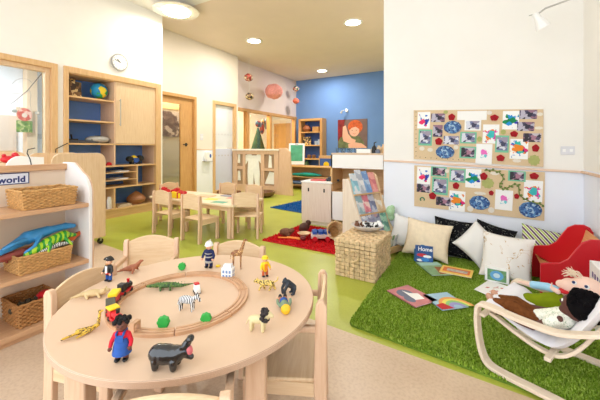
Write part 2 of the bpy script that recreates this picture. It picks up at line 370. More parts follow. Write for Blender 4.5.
# ================================================================ tall built-in cupboard
t = thing('tall_cupboard', 'tall maple storage cupboard with blue backed open shelves and one door', 'cupboard', (XL, 3.25, 0))
def L(y): return y-3.25
cupD = .42; yo0, yo1 = 2.41, 4.08
MB().box(-.04, .03, L(yo0), L(yo0)+.065, 0, 2.44).box(-.04, .03, L(yo1)-.11, L(yo1), 0, 2.44).box(-.04, .03, L(yo0)+.065, L(yo1)-.11, 2.35, 2.44).build('surround', maple, t, bevel=.004)
y0, y1 = yo0+.065, yo1-.10
ydiv = onX(115, 120, XL).y
zs = [onX(x, y, XL).z for x, y in ((90, 98.5), (90, 121), (110, 144.2), (130, 165.5), (130, 186), (130, 207))]
for q in (L(y0)-.02, L(y1)): MB().box(-cupD, 0, q, q+.02, 0, 2.36).build('side_panel', pinkb, t)
MB().box(-cupD-.012, -cupD, L(y0), L(y1), 0, 2.36).build('back_panel', blueback, t)
MB().box(-cupD, 0, L(y0), L(y1), 2.34, 2.36).build('top_panel', mapley, t)
MB().box(-cupD, -.005, L(ydiv)-.012, L(ydiv)+.012, zs[3], 2.34).build('divider', pinkb, t)
for z in zs[:2]: MB().box(-cupD, -.003, L(y0), L(ydiv)-.012, z-.012, z+.012).build('shelf', mapley, t)
for z in zs[2:4]: MB().box(-cupD, -.002, L(y0), L(y1), z-.012, z+.012).build('shelf', mapley, t)
MB().box(-cupD, -.002, L(2.9), L(y1), zs[4]-.012, zs[4]+.012).build('shelf', mapley, t)
MB().box(-cupD, .0, L(y0), L(y1), zs[5]-.015, zs[5]+.015).build('shelf', mapley, t)
MB().box(-cupD, -.02, L(y0), L(y1), 0, zs[5]-.015).build('plinth', mapley, t)
yp = onX(137.5, 175, XL).y; MB().box(-cupD, -.004, L(yp)-.011, L(yp)+.011, zs[4], zs[3]).build('divider', maple, t)
yq = onX(115, 198, XL).y; MB().box(-cupD, -.004, L(yq)-.011, L(yq)+.011, zs[5], zs[4]).build('divider', maple, t)
for yy in (172.5, 180): z = onX(122, yy, XL).z; MB().box(-cupD, -.01, L(2.9), L(yp)-.011, z-.006, z+.006).build('paper_tray', mapley, t)
dr = MB().box(-.022, 0, L(ydiv)+.014, L(y1)-.004, zs[2]+.014, 2.34).build('door', birch, t, bevel=.003)
yh = onX(119.5, 110, XL).y; zh0, zh1 = onX(119.5, 126, XL).z, onX(119.5, 99, XL).z
MB().tube([(.0, L(yh), zh0+.03), (.035, L(yh), zh0+.03)], .006).tube([(.0, L(yh), zh1-.03), (.035, L(yh), zh1-.03)], .006).tube([(.035, L(yh), zh0), (.035, L(yh), zh1)], .008, 10).build('handle', silver, dr)
# things on its shelves
def onshelf(x, X=XL-.2, z=0): p = onX(x, 100, X); return (X, p.y, z)
lx, ly, lz = onshelf(73, XL-.18, zs[0]+.012)
t = thing('patterned_jar', 'brown and cream patterned container on the top cupboard shelf', 'jar', (lx, ly, lz))
MB().prism([(-.09, 0), (.09, 0), (.085, .24), (-.085, .24)], -.08, .08, 'yz').build('body', cells('giraffe print', [(0, S(60, 42, 28)), (.35, S(214, 186, 130)), (.7, S(120, 84, 48))], 26), t, bevel=.01)
MB().ell((.0, -.02, .25), (.06, .05, .05)).build('lid', cells('giraffe print lid', [(0, S(70, 50, 34)), (.5, S(206, 170, 110))], 40), t)
lx, ly, lz = onshelf(69.5, XL-.25, zs[0]+.012)
tag(MB().lathe([(.05, 0), (.06, .1), (.045, .22), (.03, .26), (.0001, .26)], 20).build('dark_vase', plain('dark brown vase', (54, 38, 34), .5), loc=(XL-.2, 2.52, lz)), 'dark brown jar at the far left of the top cupboard shelf', 'jar')
lx, ly, lz = onshelf(99, XL-.19, zs[0]+.012)
t = thing('globe', 'blue, green and yellow globe toy on the top cupboard shelf', 'globe', (lx, ly, lz))
MB().lathe([(.09, 0), (.09, .012), (.03, .02), (.02, .04), (.0001, .04)], 24).build('base', orange, t)
MB().ell((0, 0, .165), .13, 20).build('ball', cells('globe map', [(0, S(30, 150, 200)), (.45, S(40, 170, 90)), (.62, S(240, 214, 50)), (.8, S(30, 130, 190))], 9), t)
MB().tube([(0, .145*math.cos(a), .165+.145*math.sin(a)) for a in [R(-80+i*16) for i in range(11)]], .008, 8).build('meridian_arm', steel, t)
lx, ly, lz = onshelf(98, XL-.16, zs[2]+.012)
t = thing('stereo', 'silver portable stereo on the middle cupboard shelf', 'stereo', (lx, ly, lz))
MB().ell((0, 0, .065), (.12, .2, .065), 18).build('body', silver, t)
for q in (-.12, .12): MB().ell((.07, q, .06), (.02, .035, .03)).build('speaker', plain('grey mesh', (120, 118, 114), .6), t)
MB().lathe([(.0001, .12), (.05, .12), (.055, .128), (.05, .134), (.0001, .134)], 20).build('disc_lid', plain('dark lid', (70, 70, 72), .3), t)
tag(MB().box(-.13, .13, -.28, .2, 0, .035).box(-.11, .1, -.26, .16, .035, .05).build('record_player', plain('dark grey plastic', (66, 66, 70), .4), bevel=.008, loc=(XL-.19, onX(80, 140, XL-.2).y+.02, zs[2]+.012)), 'flat dark grey media player beside the silver stereo', 'media player')
tag(MB().box(-.1, .1, -.1, .1, 0, .07).tube([(0, -.05, .07), (.02, -.04, .15), (0, 0, .19)], .01).tube([(0, .05, .07), (.02, .03, .14)], .012).ell((0, -.06, .12), .03).build('cable_box', black, bevel=.01, loc=(XL-.2, 2.57, zs[2]+.012)), 'black box with cables at the left end of the middle cupboard shelf', 'electronics')
cb = [onX(68, 143, XL+.05), onX(62, 146, XL+.06), onX(56, 149, XL+.06), onX(55, 158, XL+.05)]
tag(MB().tube(cb, .007, 6).build('power_cable', black), 'black cable hanging out of the tall cupboard towards the window', 'cable')
t = thing('toy_digger', 'yellow and blue toy vehicle with black wheels in the cupboard cubby', 'toy', (XL-.14, onX(134, 150, XL-.14).y, zs[3]+.012))
MB().prism([(-.06, .03), (.07, .03), (.05, .13), (.0, .17), (-.05, .15)], -.03, .03, 'yz').build('cab', yellow, t, bevel=.006)
MB().box(.03, .05, -.03, .08, .03, .12).build('panel', blue, t, bevel=.004)
MB().box(-.02, .02, -.075, -.055, .03, .14).build('side_block', green, t, bevel=.004)
for yy, zz, r in ((-.09, .1, .05), (.11, .11, .055), (.07, .03, .03), (-.05, .03, .03)): MB().tube([(-.03, yy, zz), (.05, yy, zz)], r, 16).build('wheel', black, t)
tag(MB().prism([(-.05, 0), (.05, 0), (.03, .05), (-.02, .06)], -.03, .03, 'yz').build('toy_car', red, bevel=.01, loc=(XL-.1, onX(109, 160, XL-.1).y, zs[3]+.012)), 'small red toy car at the left end of the cubby shelf', 'toy car')
for k, yy in enumerate((172.5, 180)):
    z = onX(122, yy, XL).z+.006
    tag(MB().box(-.2, .1, -.12, .1, 0, .012).box(-.18, .08, -.06, .13, .012, .02, Matrix.Rotation(.1, 4, 'Z')).build('paper_stack', paper, loc=(XL-.17, onX(122, yy, XL-.1).y, z)), ['loose paper sheets in the upper paper tray of the cupboard', 'loose paper sheets in the lower paper tray of the cupboard'][k], 'paper', 'paper in the cupboard trays')
t = thing('lidded_basket', 'brown pointed lidded basket in the bottom of the tall cupboard', 'basket', (XL-.17, onX(136, 200, XL-.17).y, zs[5]+.015))
MB().lathe([(.1, 0), (.15, .04), (.165, .09), (.15, .12)], 28).build('bowl', bands('brown coil weave', (126, 78, 44), (176, 118, 72), 40, 1, .5, 'Z'), t)
MB().lathe([(.155, .12), (.12, .16), (.05, .21), (.0001, .24)], 28).build('lid', bands('brown coil weave lid', (136, 84, 48), (186, 128, 80), 40, 1, .5, 'Z'), t)
tag(MB().box(-.12, .12, -.14, .1, 0, .025).box(-.1, .1, -.1, .12, .025, .04).build('book_stack', plain('pale book covers', (196, 178, 150), .6, .15), loc=(XL-.15, onX(122, 200, XL-.15).y, zs[5]+.015)), 'low stack of pale books beside the lidded basket', 'books')
tag(MB().lathe([(.04, 0), (.045, .14), (.03, .18), (.03, .2), (.0001, .2)], 16).build('white_bottle', whitep, loc=(XL-.1, onX(109.5, 205, XL-.1).y, zs[5]+.015)), 'white bottle in the lower left bay of the tall cupboard', 'bottle')
# ================================================================ rolling unit by the cupboard
t = thing('rolling_cupboard', 'pale birch rolling unit with rounded corners in front of the tall cupboard', 'cupboard', (-4.1, 2.0, 0))
def rr(y0, y1, z0, z1, r): return [(y0, z0), (y1, z0)]+arc(y1-r, z1-r, r, 0, PI/2, 6)+arc(y0+r, z1-r, r, PI/2, PI, 6)
MB().prism(rr(-.3, .28, .09, 1.14, .1), -.02, 0, 'yz').build('end_panel', birch, t, bevel=.003)
MB().prism(rr(-.3, .28, .09, 1.14, .1), -.62, -.6, 'yz').build('end_panel', birch, t, bevel=.003)
MB().box(-.6, -.02, -.27, .26, .1, .12).box(-.6, -.02, -.27, .26, .6, .62).box(-.6, -.02, -.27, .26, .95, .97).build('shelf', birchx, t)
MB().box(-.6, -.02, .24, .26, .12, .95).build('back_panel', birchx, t)
for x in (-.57, -.05):
    for y in (-.25, .24):
        c = MB().tube([(x-.012, y, .035), (x+.012, y, .035)], .034, 16).build('caster', black, t); MB().box(x-.016, x+.016, y-.01, y+.01, .04, .09).build('fork', steel, c)
t = thing('play_trolley', 'low birch trolley with a white scooped tray behind the shelf unit', 'trolley', (-4.1, 1.33, 0))
MB().prism(rr(-.33, .3, .05, 1.16, .09), -.45, -.42, 'yz').build('back_panel', birch, t, bevel=.003)
MB().box(-.42, -.02, -.33, .3, .05, .07).box(-.42, -.02, -.33, .3, 1.02, 1.04).build('shelf', birchy, t)
MB().prism([(-.12, .07), (.3, .07), (.3, 1.1)]+arc(.1, 1.0, .12, R(70), R(180), 6), -.02, 0, 'yz').build('front_panel', whitep, t, bevel=.004)
tag(MB().ell((0, 0, .04), (.05, .07, .04)).ell((0, .05, .085), .03).ell((.0, -.04, .08), .02).cone((0, .07, .08), (0, .1, .07), .012, .002).build('red_toy_bird', red, loc=(-4.3, 1.40, 1.04)), 'small red toy on the trolley behind the shelf unit', 'toy')
tag(MB().lathe([(.02, 0), (.025, .06), (.01, .09), (.0001, .09)], 12).build('white_cup', whitep, loc=(-4.3, 1.02, 1.04)), 'small white bottle on the trolley near the window', 'bottle')
# ================================================================ small-world shelf unit, left front
XS = -2.46; XBK = -2.80; ys1 = 1.25; ys0 = .1
t = thing('shelf_unit', 'open wooden shelf unit with a sign on its back board, left foreground', 'shelf', (XS, .7, 0))
def K(y): return y-.7
side = [(XBK-.04, 0), (XS, 0), (XS, .86)]+arc(XS-.16, .86, .16, R(10), R(75), 6)[0:]+[(-2.70, 1.09), (XBK-.04, 1.09)]
side = [(a-XS, b) for a, b in side]
MB().prism(side, K(ys1)-.0, K(ys1)+.024, 'xz').build('side_panel', plain('off white panel', (240, 236, 232), .4, .01), t, bevel=.003)
MB().prism(side, K(ys0)-.024, K(ys0), 'xz').build('side_panel', birch, t, bevel=.003)
MB().prism([(a, b) for a, b in side[1:]], K(ys1)+.024, K(ys1)+.034, 'xz').build('edge_strip', pinkb, t)
MB().box(XBK-XS-.02, XBK-XS, K(ys0), K(ys1), .0, 1.04).build('back_panel', plain('cream back board', (238, 216, 190), .5, .02), t)
MB().box(XBK-XS-.03, XBK-XS+.03, K(ys0), K(ys1), 1.035, 1.08).build('top_rail', beechy, t, bevel=.004)
for z in (.775, .37): MB().box(XBK-XS, 0, K(ys0), K(ys1), z, z+.028).build('shelf', beechy, t, bevel=.003)
MB().box(XBK-XS, 0, K(ys0), K(ys1), .03, .065).build('shelf', beechy, t, bevel=.003)
MB().box(XBK-XS, -.02, K(ys0), K(ys1), 0, .03).build('plinth', beechy, t)
# printed sign
pr = onX(29.0, 172.5, XBK); pl = onX(1.5, 181, XBK)
t = thing('sign', 'white sign with a navy border reading world on the shelf unit back board', 'sign', (XBK+.001, pr.y, 0))
zc = (onX(29, 172.4, XBK).z+onX(29, 182.8, XBK).z)/2; hh = .040
navy = plain('navy ink', (44, 62, 120), .5, .02)
MB().box(0, .003, -.42, 0, zc-hh, zc+hh).build('panel', plain('sign white', (238, 242, 252), .4, .01), t)
MB().box(.003, .0036, -.42, 0, zc+hh-.006, zc+hh).box(.003, .0036, -.42, 0, zc-hh, zc-hh+.006).box(.003, .0036, -.006, 0, zc-hh, zc+hh).build('border', navy, t)
tc = bpy.data.curves.new('lettering', 'FONT'); tc.body = 'world'; tc.size = .058; tc.extrude = .0004; tc.offset = .0022; tc.space_character = 1.08; tc.materials.append(navy)
to = bpy.data.objects.new('lettering', tc); C.objects.link(to); to.parent = t; tc.align_x = 'RIGHT'; to.location = (.0042, -.022, zc-.026); to.rotation_euler = (PI/2, 0, PI/2)
bpy.context.view_layer.update(); tm = bpy.data.meshes.new_from_object(to.evaluated_get(bpy.context.evaluated_depsgraph_get()))
tn = bpy.data.objects.new('printed_lettering', tm); C.objects.link(tn); tn.parent = t; tn.location = to.location; tn.rotation_euler = to.rotation_euler; bpy.data.objects.remove(to)
# wicker weaving
wick = [plain('wicker weave', (206, 160, 102), .7, .22, 60, .2), plain('wicker weave pale', (222, 190, 142), .7, .2, 50, .2)]
def weave(mb, w, d, z0, z1, rows, r, nst, flare=0.0, flat=1.0, amp=None):
    amp = r*.9 if amp is None else amp; per = 2*(w+d); pts = []
    n = nst*4
    for k in range(rows):
        f = k/(rows-1); z = z0+r+(z1-z0-2*r)*f; W = w*(1+flare*f)/2-r; D = d*(1+flare*f)/2-r; P = []
        for i in range(n):
            s = i/n*4*(W+D)
            a = amp*math.sin(2*PI*i/8 + (PI if k % 2 else 0))
            if s < 2*W: q = (-W+s, -D-a)
            elif s < 2*W+2*D: q = (W+a, -D+(s-2*W))
            elif s < 4*W+2*D: q = (W-(s-2*W-2*D), D+a)
            else: q = (-W-a, D-(s-4*W-2*D))
            P.append((q[0], q[1], z))
        mb.tube(P, r, 5, True, flat=flat)
    return mb
def basket(lb, cat, loc, rz, w, d, h, group=None, m=wick[0], rows=11):
    t = thing('wicker_basket', lb, cat, loc, rz, group)
    weave(MB(), w, d, .0, h-.012, rows, h/rows*.56, 46, .06).build('weave', m, t)
    MB().box(-w/2+.012, w/2-.012, -d/2+.012, d/2-.012, .003, .008).build('bottom', m, t)
    W, D = w*.53-.004, d*.53-.004; rim = MB()
    P = [(-W, -D), (W, -D), (W, D), (-W, D)]; Q = []
    for i in range(4):
        a = Vector(P[i]); b = Vector(P[(i+1) % 4])
        for k in range(14): Q.append(tuple(a+(b-a)*k/14))
    rim.tube([(x, y, h-.006+.002*math.sin(i*1.6)) for i, (x, y) in enumerate(Q)], .0075, 6, True).build('rim', m, t)
    return t
def onplaneY(xs, X): return onX(xs, 200, X).y
g = 'wicker storage baskets in the shelf unit'
b1 = (onX(20, 200, XS-.03).y, onX(79, 200, XS-.03).y)
basket('long low wicker basket on the top shelf of the left shelf unit', 'basket', (XS-.15, (b1[0]+b1[1])/2, .804), PI/2, b1[1]-b1[0]-.03, .23, .125, g)
b2 = (onX(16, 255, XS-.03).y, onX(74, 255, XS-.03).y)
basket('wicker basket heaped with toy dinosaurs on the middle shelf', 'basket', (XS-.15, (b2[0]+b2[1])/2, .399), PI/2, b2[1]-b2[0]-.03, .23, .12, g)
b3 = (onX(17, 320, XS-.03).y, onX(62, 320, XS-.03).y)
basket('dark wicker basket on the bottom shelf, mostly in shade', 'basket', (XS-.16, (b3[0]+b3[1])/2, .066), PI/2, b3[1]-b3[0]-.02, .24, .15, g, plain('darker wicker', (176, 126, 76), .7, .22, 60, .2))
# ================================================================ children's chairs
def make_chair(name, label, cat='chair', group=None, arms=False, w=.34, bh=.60, sh=.29):
    t = thing(name, label, cat, group=group); d = .31; p = .028
    for s in (-1, 1):
        x = s*(w/2-p/2)
        prof = [(-d/2-.03, 0), (-d/2+.02, 0), (-d/2+.028, .3), (-d/2+.02, bh-.02), (-d/2+.008, bh), (-d/2-.012, bh), (-d/2-.024, bh-.02), (-d/2-.022, .3)]
        MB().prism(prof, x-p/2, x+p/2, 'yz').build('leg', pinkb, t, bevel=.004)
        MB().prism([(d/2-.045, 0), (d/2, 0), (d/2, sh-.01), (d/2-.045, sh-.01)], x-p/2, x+p/2, 'yz').build('leg', pinkb, t, bevel=.004)
        MB().box(x-.01, x+.01, -d/2+.02, d/2-.04, sh-.065, sh-.012).build('side_rail', birchy, t, bevel=.002)
        if arms: MB().box(x-.013, x+.013, -d/2+.02, d/2+.02, .475, .5).build('armrest', pinkb, t, bevel=.006)
    MB().prism([(-w/2+.01, -d/2+.025), (w/2-.01, -d/2+.025), (w/2+.004, d/2)]+[(a*(w/2+.004)/1.0, d/2+.02*(1-a*a)) for a in (.6, .2, -.2, -.6)]+[(-w/2-.004, d/2)], sh-.012, sh+.004, 'xy').build('seat', birchx, t, bevel=.005)
    MB().box(-w/2+p, w/2-p, d/2-.03, d/2-.012, sh-.06, sh-.012).build('front_rail', birchx, t, bevel=.002)
    n = 12; top = [((w/2-p/2)*(1-2*i/n), bh-.02+.04*(1-(1-2*i/n)**2)) for i in range(n+1)]
    bot = [(-(w/2-p/2)*(1-2*i/n), bh-.19+.012*(1-(1-2*i/n)**2)) for i in range(n+1)]
    mb = MB(); base = len(mb.v)
    vs = []; 
    for yoff in (0, .014):
        for i in range(n+1):
            x = top[i][0]; yy = -d/2-.002-.018*(1-(2*x/w)**2)+yoff; vs.append((x, yy, top[i][1])); vs.append((x, yy, bot[n-i][1]))
    fs = []; m = 2*(n+1)
    for i in range(n):
        a = 2*i; fs += [(a, a+1, a+3, a+2), (m+a, m+a+2, m+a+3, m+a+1), (a, a+2, m+a+2, m+a), (a+1, m+a+1, m+a+3, a+3)]
    fs += [(0, m, m+1, 1), (2*n, 2*n+1, m+2*n+1, m+2*n)]
    mb.add(vs, fs).build('backrest', birchx, t, bevel=.003)
    return t
def put(t, back, face):                                         # back = middle of the back legs, face = direction it looks
    f = Vector(face).normalized(); t.location = (back[0]+f.x*.165, back[1]+f.y*.165, 0); t.rotation_euler = (0, 0, math.atan2(f.y, f.x)-PI/2)
TC = Vector((-1.082, .982)); TR = .516; TZ = .56
g1 = 'chairs around the round table'
c0 = make_chair('childs_chair', 'small birch chair at the left edge of the round table', group=g1, arms=True)
put(c0, (-1.63, .80), (.95, .25))
for lb, bk, fc in [('small birch chair drawn back from the round table beside the shelf unit', (-1.90, 1.36), (.62, -.78)),
                   ('small birch chair tucked behind the far edge of the round table', (-1.31, 1.55), (.25, -.95)),
                   ('small birch chair with armrests on the right of the round table', (-.60, 1.275), (-.93, -.42)),
                   ('small birch chair nearest the camera, only its back top showing', (-.66, .485), (-.62, .78))]:
    c = dup(c0, None, lb); put(c, bk, fc)
g2 = 'chairs around the rectangular table'
c1 = make_chair('childs_chair', 'small birch chair at the near left of the rectangular table', group=g2, w=.36)
put(c1, (-3.83, 2.88), (0, 1))
for lb, bk, fc in [('small birch chair second along the near side of the rectangular table', (-3.21, 2.84), (.04, 1)),
                   ('small birch chair turned at the right hand corner of the rectangular table', (-2.70, 3.3), (-.45, .89)),
                   ('small birch chair at the far left end of the rectangular table', (-4.62, 3.62), (1, -.0)),
                   ('pale birch chair in the middle of the far side of the rectangular table', (-3.72, 4.10), (0, -1)),
                   ('pale birch chair at the right of the far side of the rectangular table', (-3.12, 4.05), (-.1, -1))]:
    c = dup(c1, None, lb); put(c, bk, fc)
# ================================================================ round table
t = thing('round_table', 'low round birch table covered with toy animals and a train track', 'table', (TC.x, TC.y, 0))
top_m = wood('birch ply top', (242, 220, 186), (249, 231, 202), 0, .3)
ply = bands('plywood edge', (222, 190, 160), (184, 150, 126), 110, .4, .45, 'Z')
MB().lathe([(.0001, -.024), (TR-.004, -.024), (TR-.004, .0), (.0001, 0)], 96).build('tabletop', top_m, t, loc=(0, 0, TZ))
MB().lathe([(TR-.004, -.024), (TR, -.022), (TR, -.003), (TR-.003, .0002), (TR-.006, .0002)], 96).build('edge_band', ply, t, loc=(0, 0, TZ))
for k in range(4):
    a = R(-14+k*91); 
    MB().box(-.034, .034, -.034, .034, 0, TZ-.024).build('leg', pinkb, t, bevel=.006, loc=(.425*math.cos(a), .425*math.sin(a), 0), rz=a+.75)
MB().box(-.3, .3, -.012, .012, TZ-.09, TZ-.024).box(-.012, .012, -.3, .3, TZ-.09, TZ-.024).build('rail', birchx, t, rz=R(-14))
# wooden track
track = plain('beech track', (206, 160, 122), .45, .1, 30)
TKC = (-1.10, .925)
t = thing('toy_train_track', 'round wooden toy train track in the middle of the round table', 'train track', (TKC[0], TKC[1], TZ))
ri, ro = .238, .278
prof = [(ri, 0), (ri, .012), (ri+.009, .012), (ri+.009, .009), (ri+.014, .009), (ri+.014, .012), (ro-.014, .012), (ro-.014, .009), (ro-.009, .009), (ro-.009, .012), (ro, .012), (ro, 0)]
for k in range(8):
    mb = MB(); a0 = k*PI/4+.012; a1 = (k+1)*PI/4-.004; m = len(prof); n = 10; vs = []; fs = []
    for i in range(n+1):
        a = a0+(a1-a0)*i/n
        for r, z in prof: vs.append((r*math.cos(a), r*math.sin(a), z))
    for i in range(n):
        for j in range(m): fs.append((i*m+j, i*m+(j+1) % m, (i+1)*m+(j+1) % m, (i+1)*m+j))
    fs += [tuple(range(m)), tuple(n*m+j for j in range(m-1, -1, -1))]
    mb.add(vs, fs).build('track_piece', track, t)
# ================================================================ rectangular table
t = thing('rectangular_table', 'low rectangular birch table set with building bricks and paper', 'table', (-3.64, 3.5, 0))
MB().prism([(-.82, -.36), (.80, -.36), (.84, -.32), (.84, .34), (.80, .38), (-.82, .38), (-.86, .34), (-.86, -.32)], .425, .45, 'xy').build('tabletop', top_m, t, bevel=.004)
for x in (-.78, .76):
    for y in (-.29, .3): MB().box(x-.03, x+.03, y-.03, y+.03, 0, .425).build('leg', pinkb, t, bevel=.006)
MB().box(-.75, .73, -.3, -.28, .36, .425).box(-.75, .73, .29, .31, .36, .425).build('rail', birchx, t)
bz = .45; names = {'red': red, 'yellow': yellow, 'green': green}
bk = [('red', 163.5, 192, .09), ('red', 168, 193, .07), ('green', 164.5, 196.5, .06), ('yellow', 167.5, 197.5, .08), ('green', 172, 198, .06), ('red', 173.5, 192.5, .06), ('yellow', 176, 197.5, .08), ('red', 177, 191.5, .07), ('red', 181, 193.5, .06), ('yellow', 185.5, 198.6, .07), ('red', 180.5, 197.0, .09), ('red', 184.5, 195.2, .07), ('yellow', 188, 196.5, .04), ('green', 191, 196, .04)]
pos = ['at the far left', 'second from the left in the back row', 'at the front left', 'beside the green cube at the front left', 'in front of the red ones', 'behind the small green one', 'in the middle front', 'in the middle of the back row', 'right of the middle', 'in front of the big pair', 'large one in the front', 'large one at the right', 'small one near the right end', 'at the right hand end']
for i, ((c, x, y, s), pp) in enumerate(zip(bk, pos)):
    p = at(x, y+1.0, bz); p.y = max(3.25, min(p.y, 3.8)); s *= 1.0
    rzb = (.3, 1.0, .1, .6, .9, .2, .5)[i % 7]
    t = thing('toy_brick', '%s building cube on the rectangular table, %s' % (c, pp), 'toy brick', (p.x, p.y, bz), rzb, 'coloured bricks on the rectangular table')
    MB().box(-s/2, s/2, -s/2, s/2, 0, s).build('cube', names[c], t, bevel=.004)
    MB().lathe([(s*.3, s), (s*.3, s*1.14), (.0001, s*1.14)], 12).build('stud', names[c], t)
for lb, x, y, m, w, d, rz in [('yellow sheet of paper on the rectangular table', 212, 199, plain('yellow card', (244, 226, 110), .7), .2, .14, .2), ('green sheet of paper on the rectangular table', 219.5, 202.0, plain('sea green card', (120, 186, 160), .7), .22, .13, .1), ('grey tray on the rectangular table', 227.5, 196, plain('grey tray', (160, 160, 172), .6), .2, .1, .1), ('pink sheet of paper on the rectangular table', 232.5, 198, plain('pink card', (222, 150, 144), .7), .18, .1, .1), ('pale wooden tray on the rectangular table', 205, 196, birchx, .3, .18, .1)]:
    p = at(x, y, bz+.003); p.y = max(3.24, min(p.y, 3.76)); h = .012 if 'tray' in lb else .003
    tag(MB().box(-w/2, w/2, -d/2, d/2, 0, h).build('tray' if 'tray' in lb else 'paper_sheet', m, loc=(p.x, p.y, bz), rz=rz), lb, 'tray' if 'tray' in lb else 'paper')

wx = -2.79
tag(MB().tube([tuple(onX(x, y, wx)) for x, y in ((31.5, 166), (30, 159), (27, 153), (28, 149.6), (35, 148))], .0035, 6).build('black_wire', black), 'thin bent black wire rising from the top of the left shelf unit', 'wire')
# ================================================================ middle of the room
def flat(p): return Vector((p.x, p.y, 0))
# play screen with figure cut-outs
YP = 6.86; xl = onY(233.5, 160, YP).x; xr = onY(279, 160, YP).x; xe = onY(295, 170, YP-.1).x
t = thing('play_screen', 'wooden play screen with pale costume shapes hung inside its openings', 'screen', ((xl+xr)/2, YP, 0))
w = xr-xl; zt = 1.13
pn = MB().box(-w/2, w/2, -.02, .02, 0, .2).box(-w/2, -w/2+.14, -.02, .02, .2, zt).box(w/2-.14, w/2, -.02, .02, .2, zt).box(-w/2+.14, w/2-.14, -.02, .02, zt-.1, zt)
pn.box(-.42, -.34, -.018, .018, .2, zt-.1).box(.2, .3, -.018, .018, .2, zt-.1).box(-.42-.35, -.42, -.018, .018, .62, .7).box(.3, .72, -.018, .018, .6, .66)
pn.build('frame', pinkb, t)
MB().box(-w/2+.1, w/2-.1, .022, .03, .15, zt-.05).build('back_panel', plain('tan back panel', (172, 142, 112), .6, .08, 4), t)
MB().box(-w/2-.02, w/2+.02, -.045, .045, zt, zt+.045).build('top_rail', plain('white rail', (248, 240, 226), .5, .01), t, bevel=.006)
MB().prism([(w/2, 0), (w/2+.42, 0), (w/2+.34, 1.1), (w/2+.22, 1.2), (w/2+.02, 1.2)], -.03, .03, 'xz').build('end_post', pinkb, t, bevel=.006)
cloth_w = plain('pale cream cloth', (250, 250, 240), .9, .04, 12, .1)
tag(MB().prism([(-.3, 1.0), (-.36, .78), (-.28, .74), (-.2, .86), (-.22, .5), (-.2, .16), (-.02, .16), (0, .48), (.04, .16), (.2, .16), (.2, .5), (.16, .86), (.24, .78), (.28, 1.0), (.14, 1.06), (.08, 1.0), (-.06, 1.0), (-.14, 1.06)], -.02, .02, 'xz').build('toy_costume', cloth_w, bevel=.01, loc=((xl+xr)/2-.06, YP+.03, 0)), 'pale cream dungarees costume hung in the middle of the play screen', 'costume')
for lb, x, z, pts in [('small white card hung at the upper left opening of the play screen', -.62, .78, [(-.08, 0), (.08, 0), (.08, .26), (-.08, .26)]),
                      ('white bag hung low in the left opening of the play screen', -.64, .3, [(-.12, 0), (.12, 0), (.1, .26), (-.14, .28)]),
                      ('thin pale cloth hung upper right in the play screen', .46, .68, [(-.05, 0), (.07, 0), (.05, .3), (-.02, .34)]),
                      ('pale cloth with olive hem hung low right in the play screen', .5, .25, [(-.2, 0), (.2, 0), (.14, .3), (-.05, .33)])]:
    tag(MB().prism(pts, -.012, .012, 'xz').build('hanging_cloth', cloth_w, bevel=.004, loc=((xl+xr)/2+x, YP+.03, z)), lb, 'cloth')
tag(MB().lathe([(.2, 0), (.3, .05), (.33, .13), (.29, .13), (.26, .06), (.0001, .04)], 28).build('floor_basket', bands('dark brown weave', (84, 56, 38), (140, 100, 66), 30, 2, .5, 'Z'), loc=flat(at(262, 196.5))), 'wide dark brown basket on the lime floor in front of the play screen', 'basket')
tag(MB().box(-.25, .25, -.16, .16, 0, .2).ell((0, 0, .2), (.22, .14, .08)).build('soft_toy_pile', plain('brown fabric', (120, 74, 44), .9), bevel=.03, loc=flat(at(229, 199))), 'brown soft heap on the floor behind the rectangular table', 'soft toy')
# easel
bx = onY(305, 180, 8.2).x
p = onY(296.5, 168, 8.05); t = thing('easel', 'white framed tabletop easel with a green painting, standing on the low bench', 'easel', (p.x, 8.05, .68), rz=TH*.8)
mt = Matrix.Rotation(R(-10), 4, 'X'); wd_ = .47; H = .66
for s in (-1, 1): MB().bar([(s*wd_*.45, -.02, .0), (s*wd_*.45, .1, H-.05)], .02, .02, side=(1, 0, 0)).build('leg', pinkb, t); MB().bar([(s*wd_*.4, .19, .0), (s*wd_*.4, .1, H-.06)], .02, .02, side=(1, 0, 0)).build('leg', pinkb, t)
MB().box(-wd_/2, wd_/2, -.04, -.022, .03, H, mt).build('board', whitep, t, bevel=.004)
MB().box(-wd_*.38, wd_*.38, -.044, -.041, .13, H-.05, mt).build('painting', plain('sea green poster paint', (84, 168, 132), .7, .18, 8), t)
MB().box(-wd_*.1, wd_*.1, -.045, -.04, H-.06, H-.02, mt).build('clip', steel, t)
# desk with lower shelf behind the easel
t = thing('low_bench', 'long low wooden bench with teal cloth and folded things on its lower shelf', 'bench', (onY(305, 180, 8.2).x, 8.2, 0))
h1 = .68
MB().box(-.9, .95, -.25, .25, h1-.03, h1).build('top', oaky, t, bevel=.004)
MB().box(-.86, .9, -.23, .23, .12, .14).box(-.86, .9, -.23, .23, .36, .38).build('shelf', mapley, t)
for x in (-.88, .93): MB().box(x-.015, x+.015, -.24, .24, 0, h1-.03).build('side_panel', maple, t)
MB().box(-.86, .9, .22, .24, 0, h1-.03).build('back_panel', maplex, t)
bx = onY(305, 180, 8.2).x
tag(MB().ell((0, 0, .05), (.5, .12, .055)).ell((.1, -.05, .07), (.3, .12, .05)).build('folded_cloth', plain('teal cloth', (40, 160, 150), .9, .1), loc=(bx+.1, 8.1, .38)), 'teal cloth laid on the upper shelf of the low bench', 'cloth')
tag(MB().ell((0, 0, .05), (.22, .12, .055)).ell((.25, 0, .05), (.16, .1, .05)).ell((-.2, 0, .06), (.16, .12, .06)).build('folded_jeans', plain('slate blue cloth', (88, 110, 150), .9, .3, 20), loc=(bx-.2, 8.1, .14)), 'slate blue cloth heap on the lower shelf of the low bench', 'cloth')
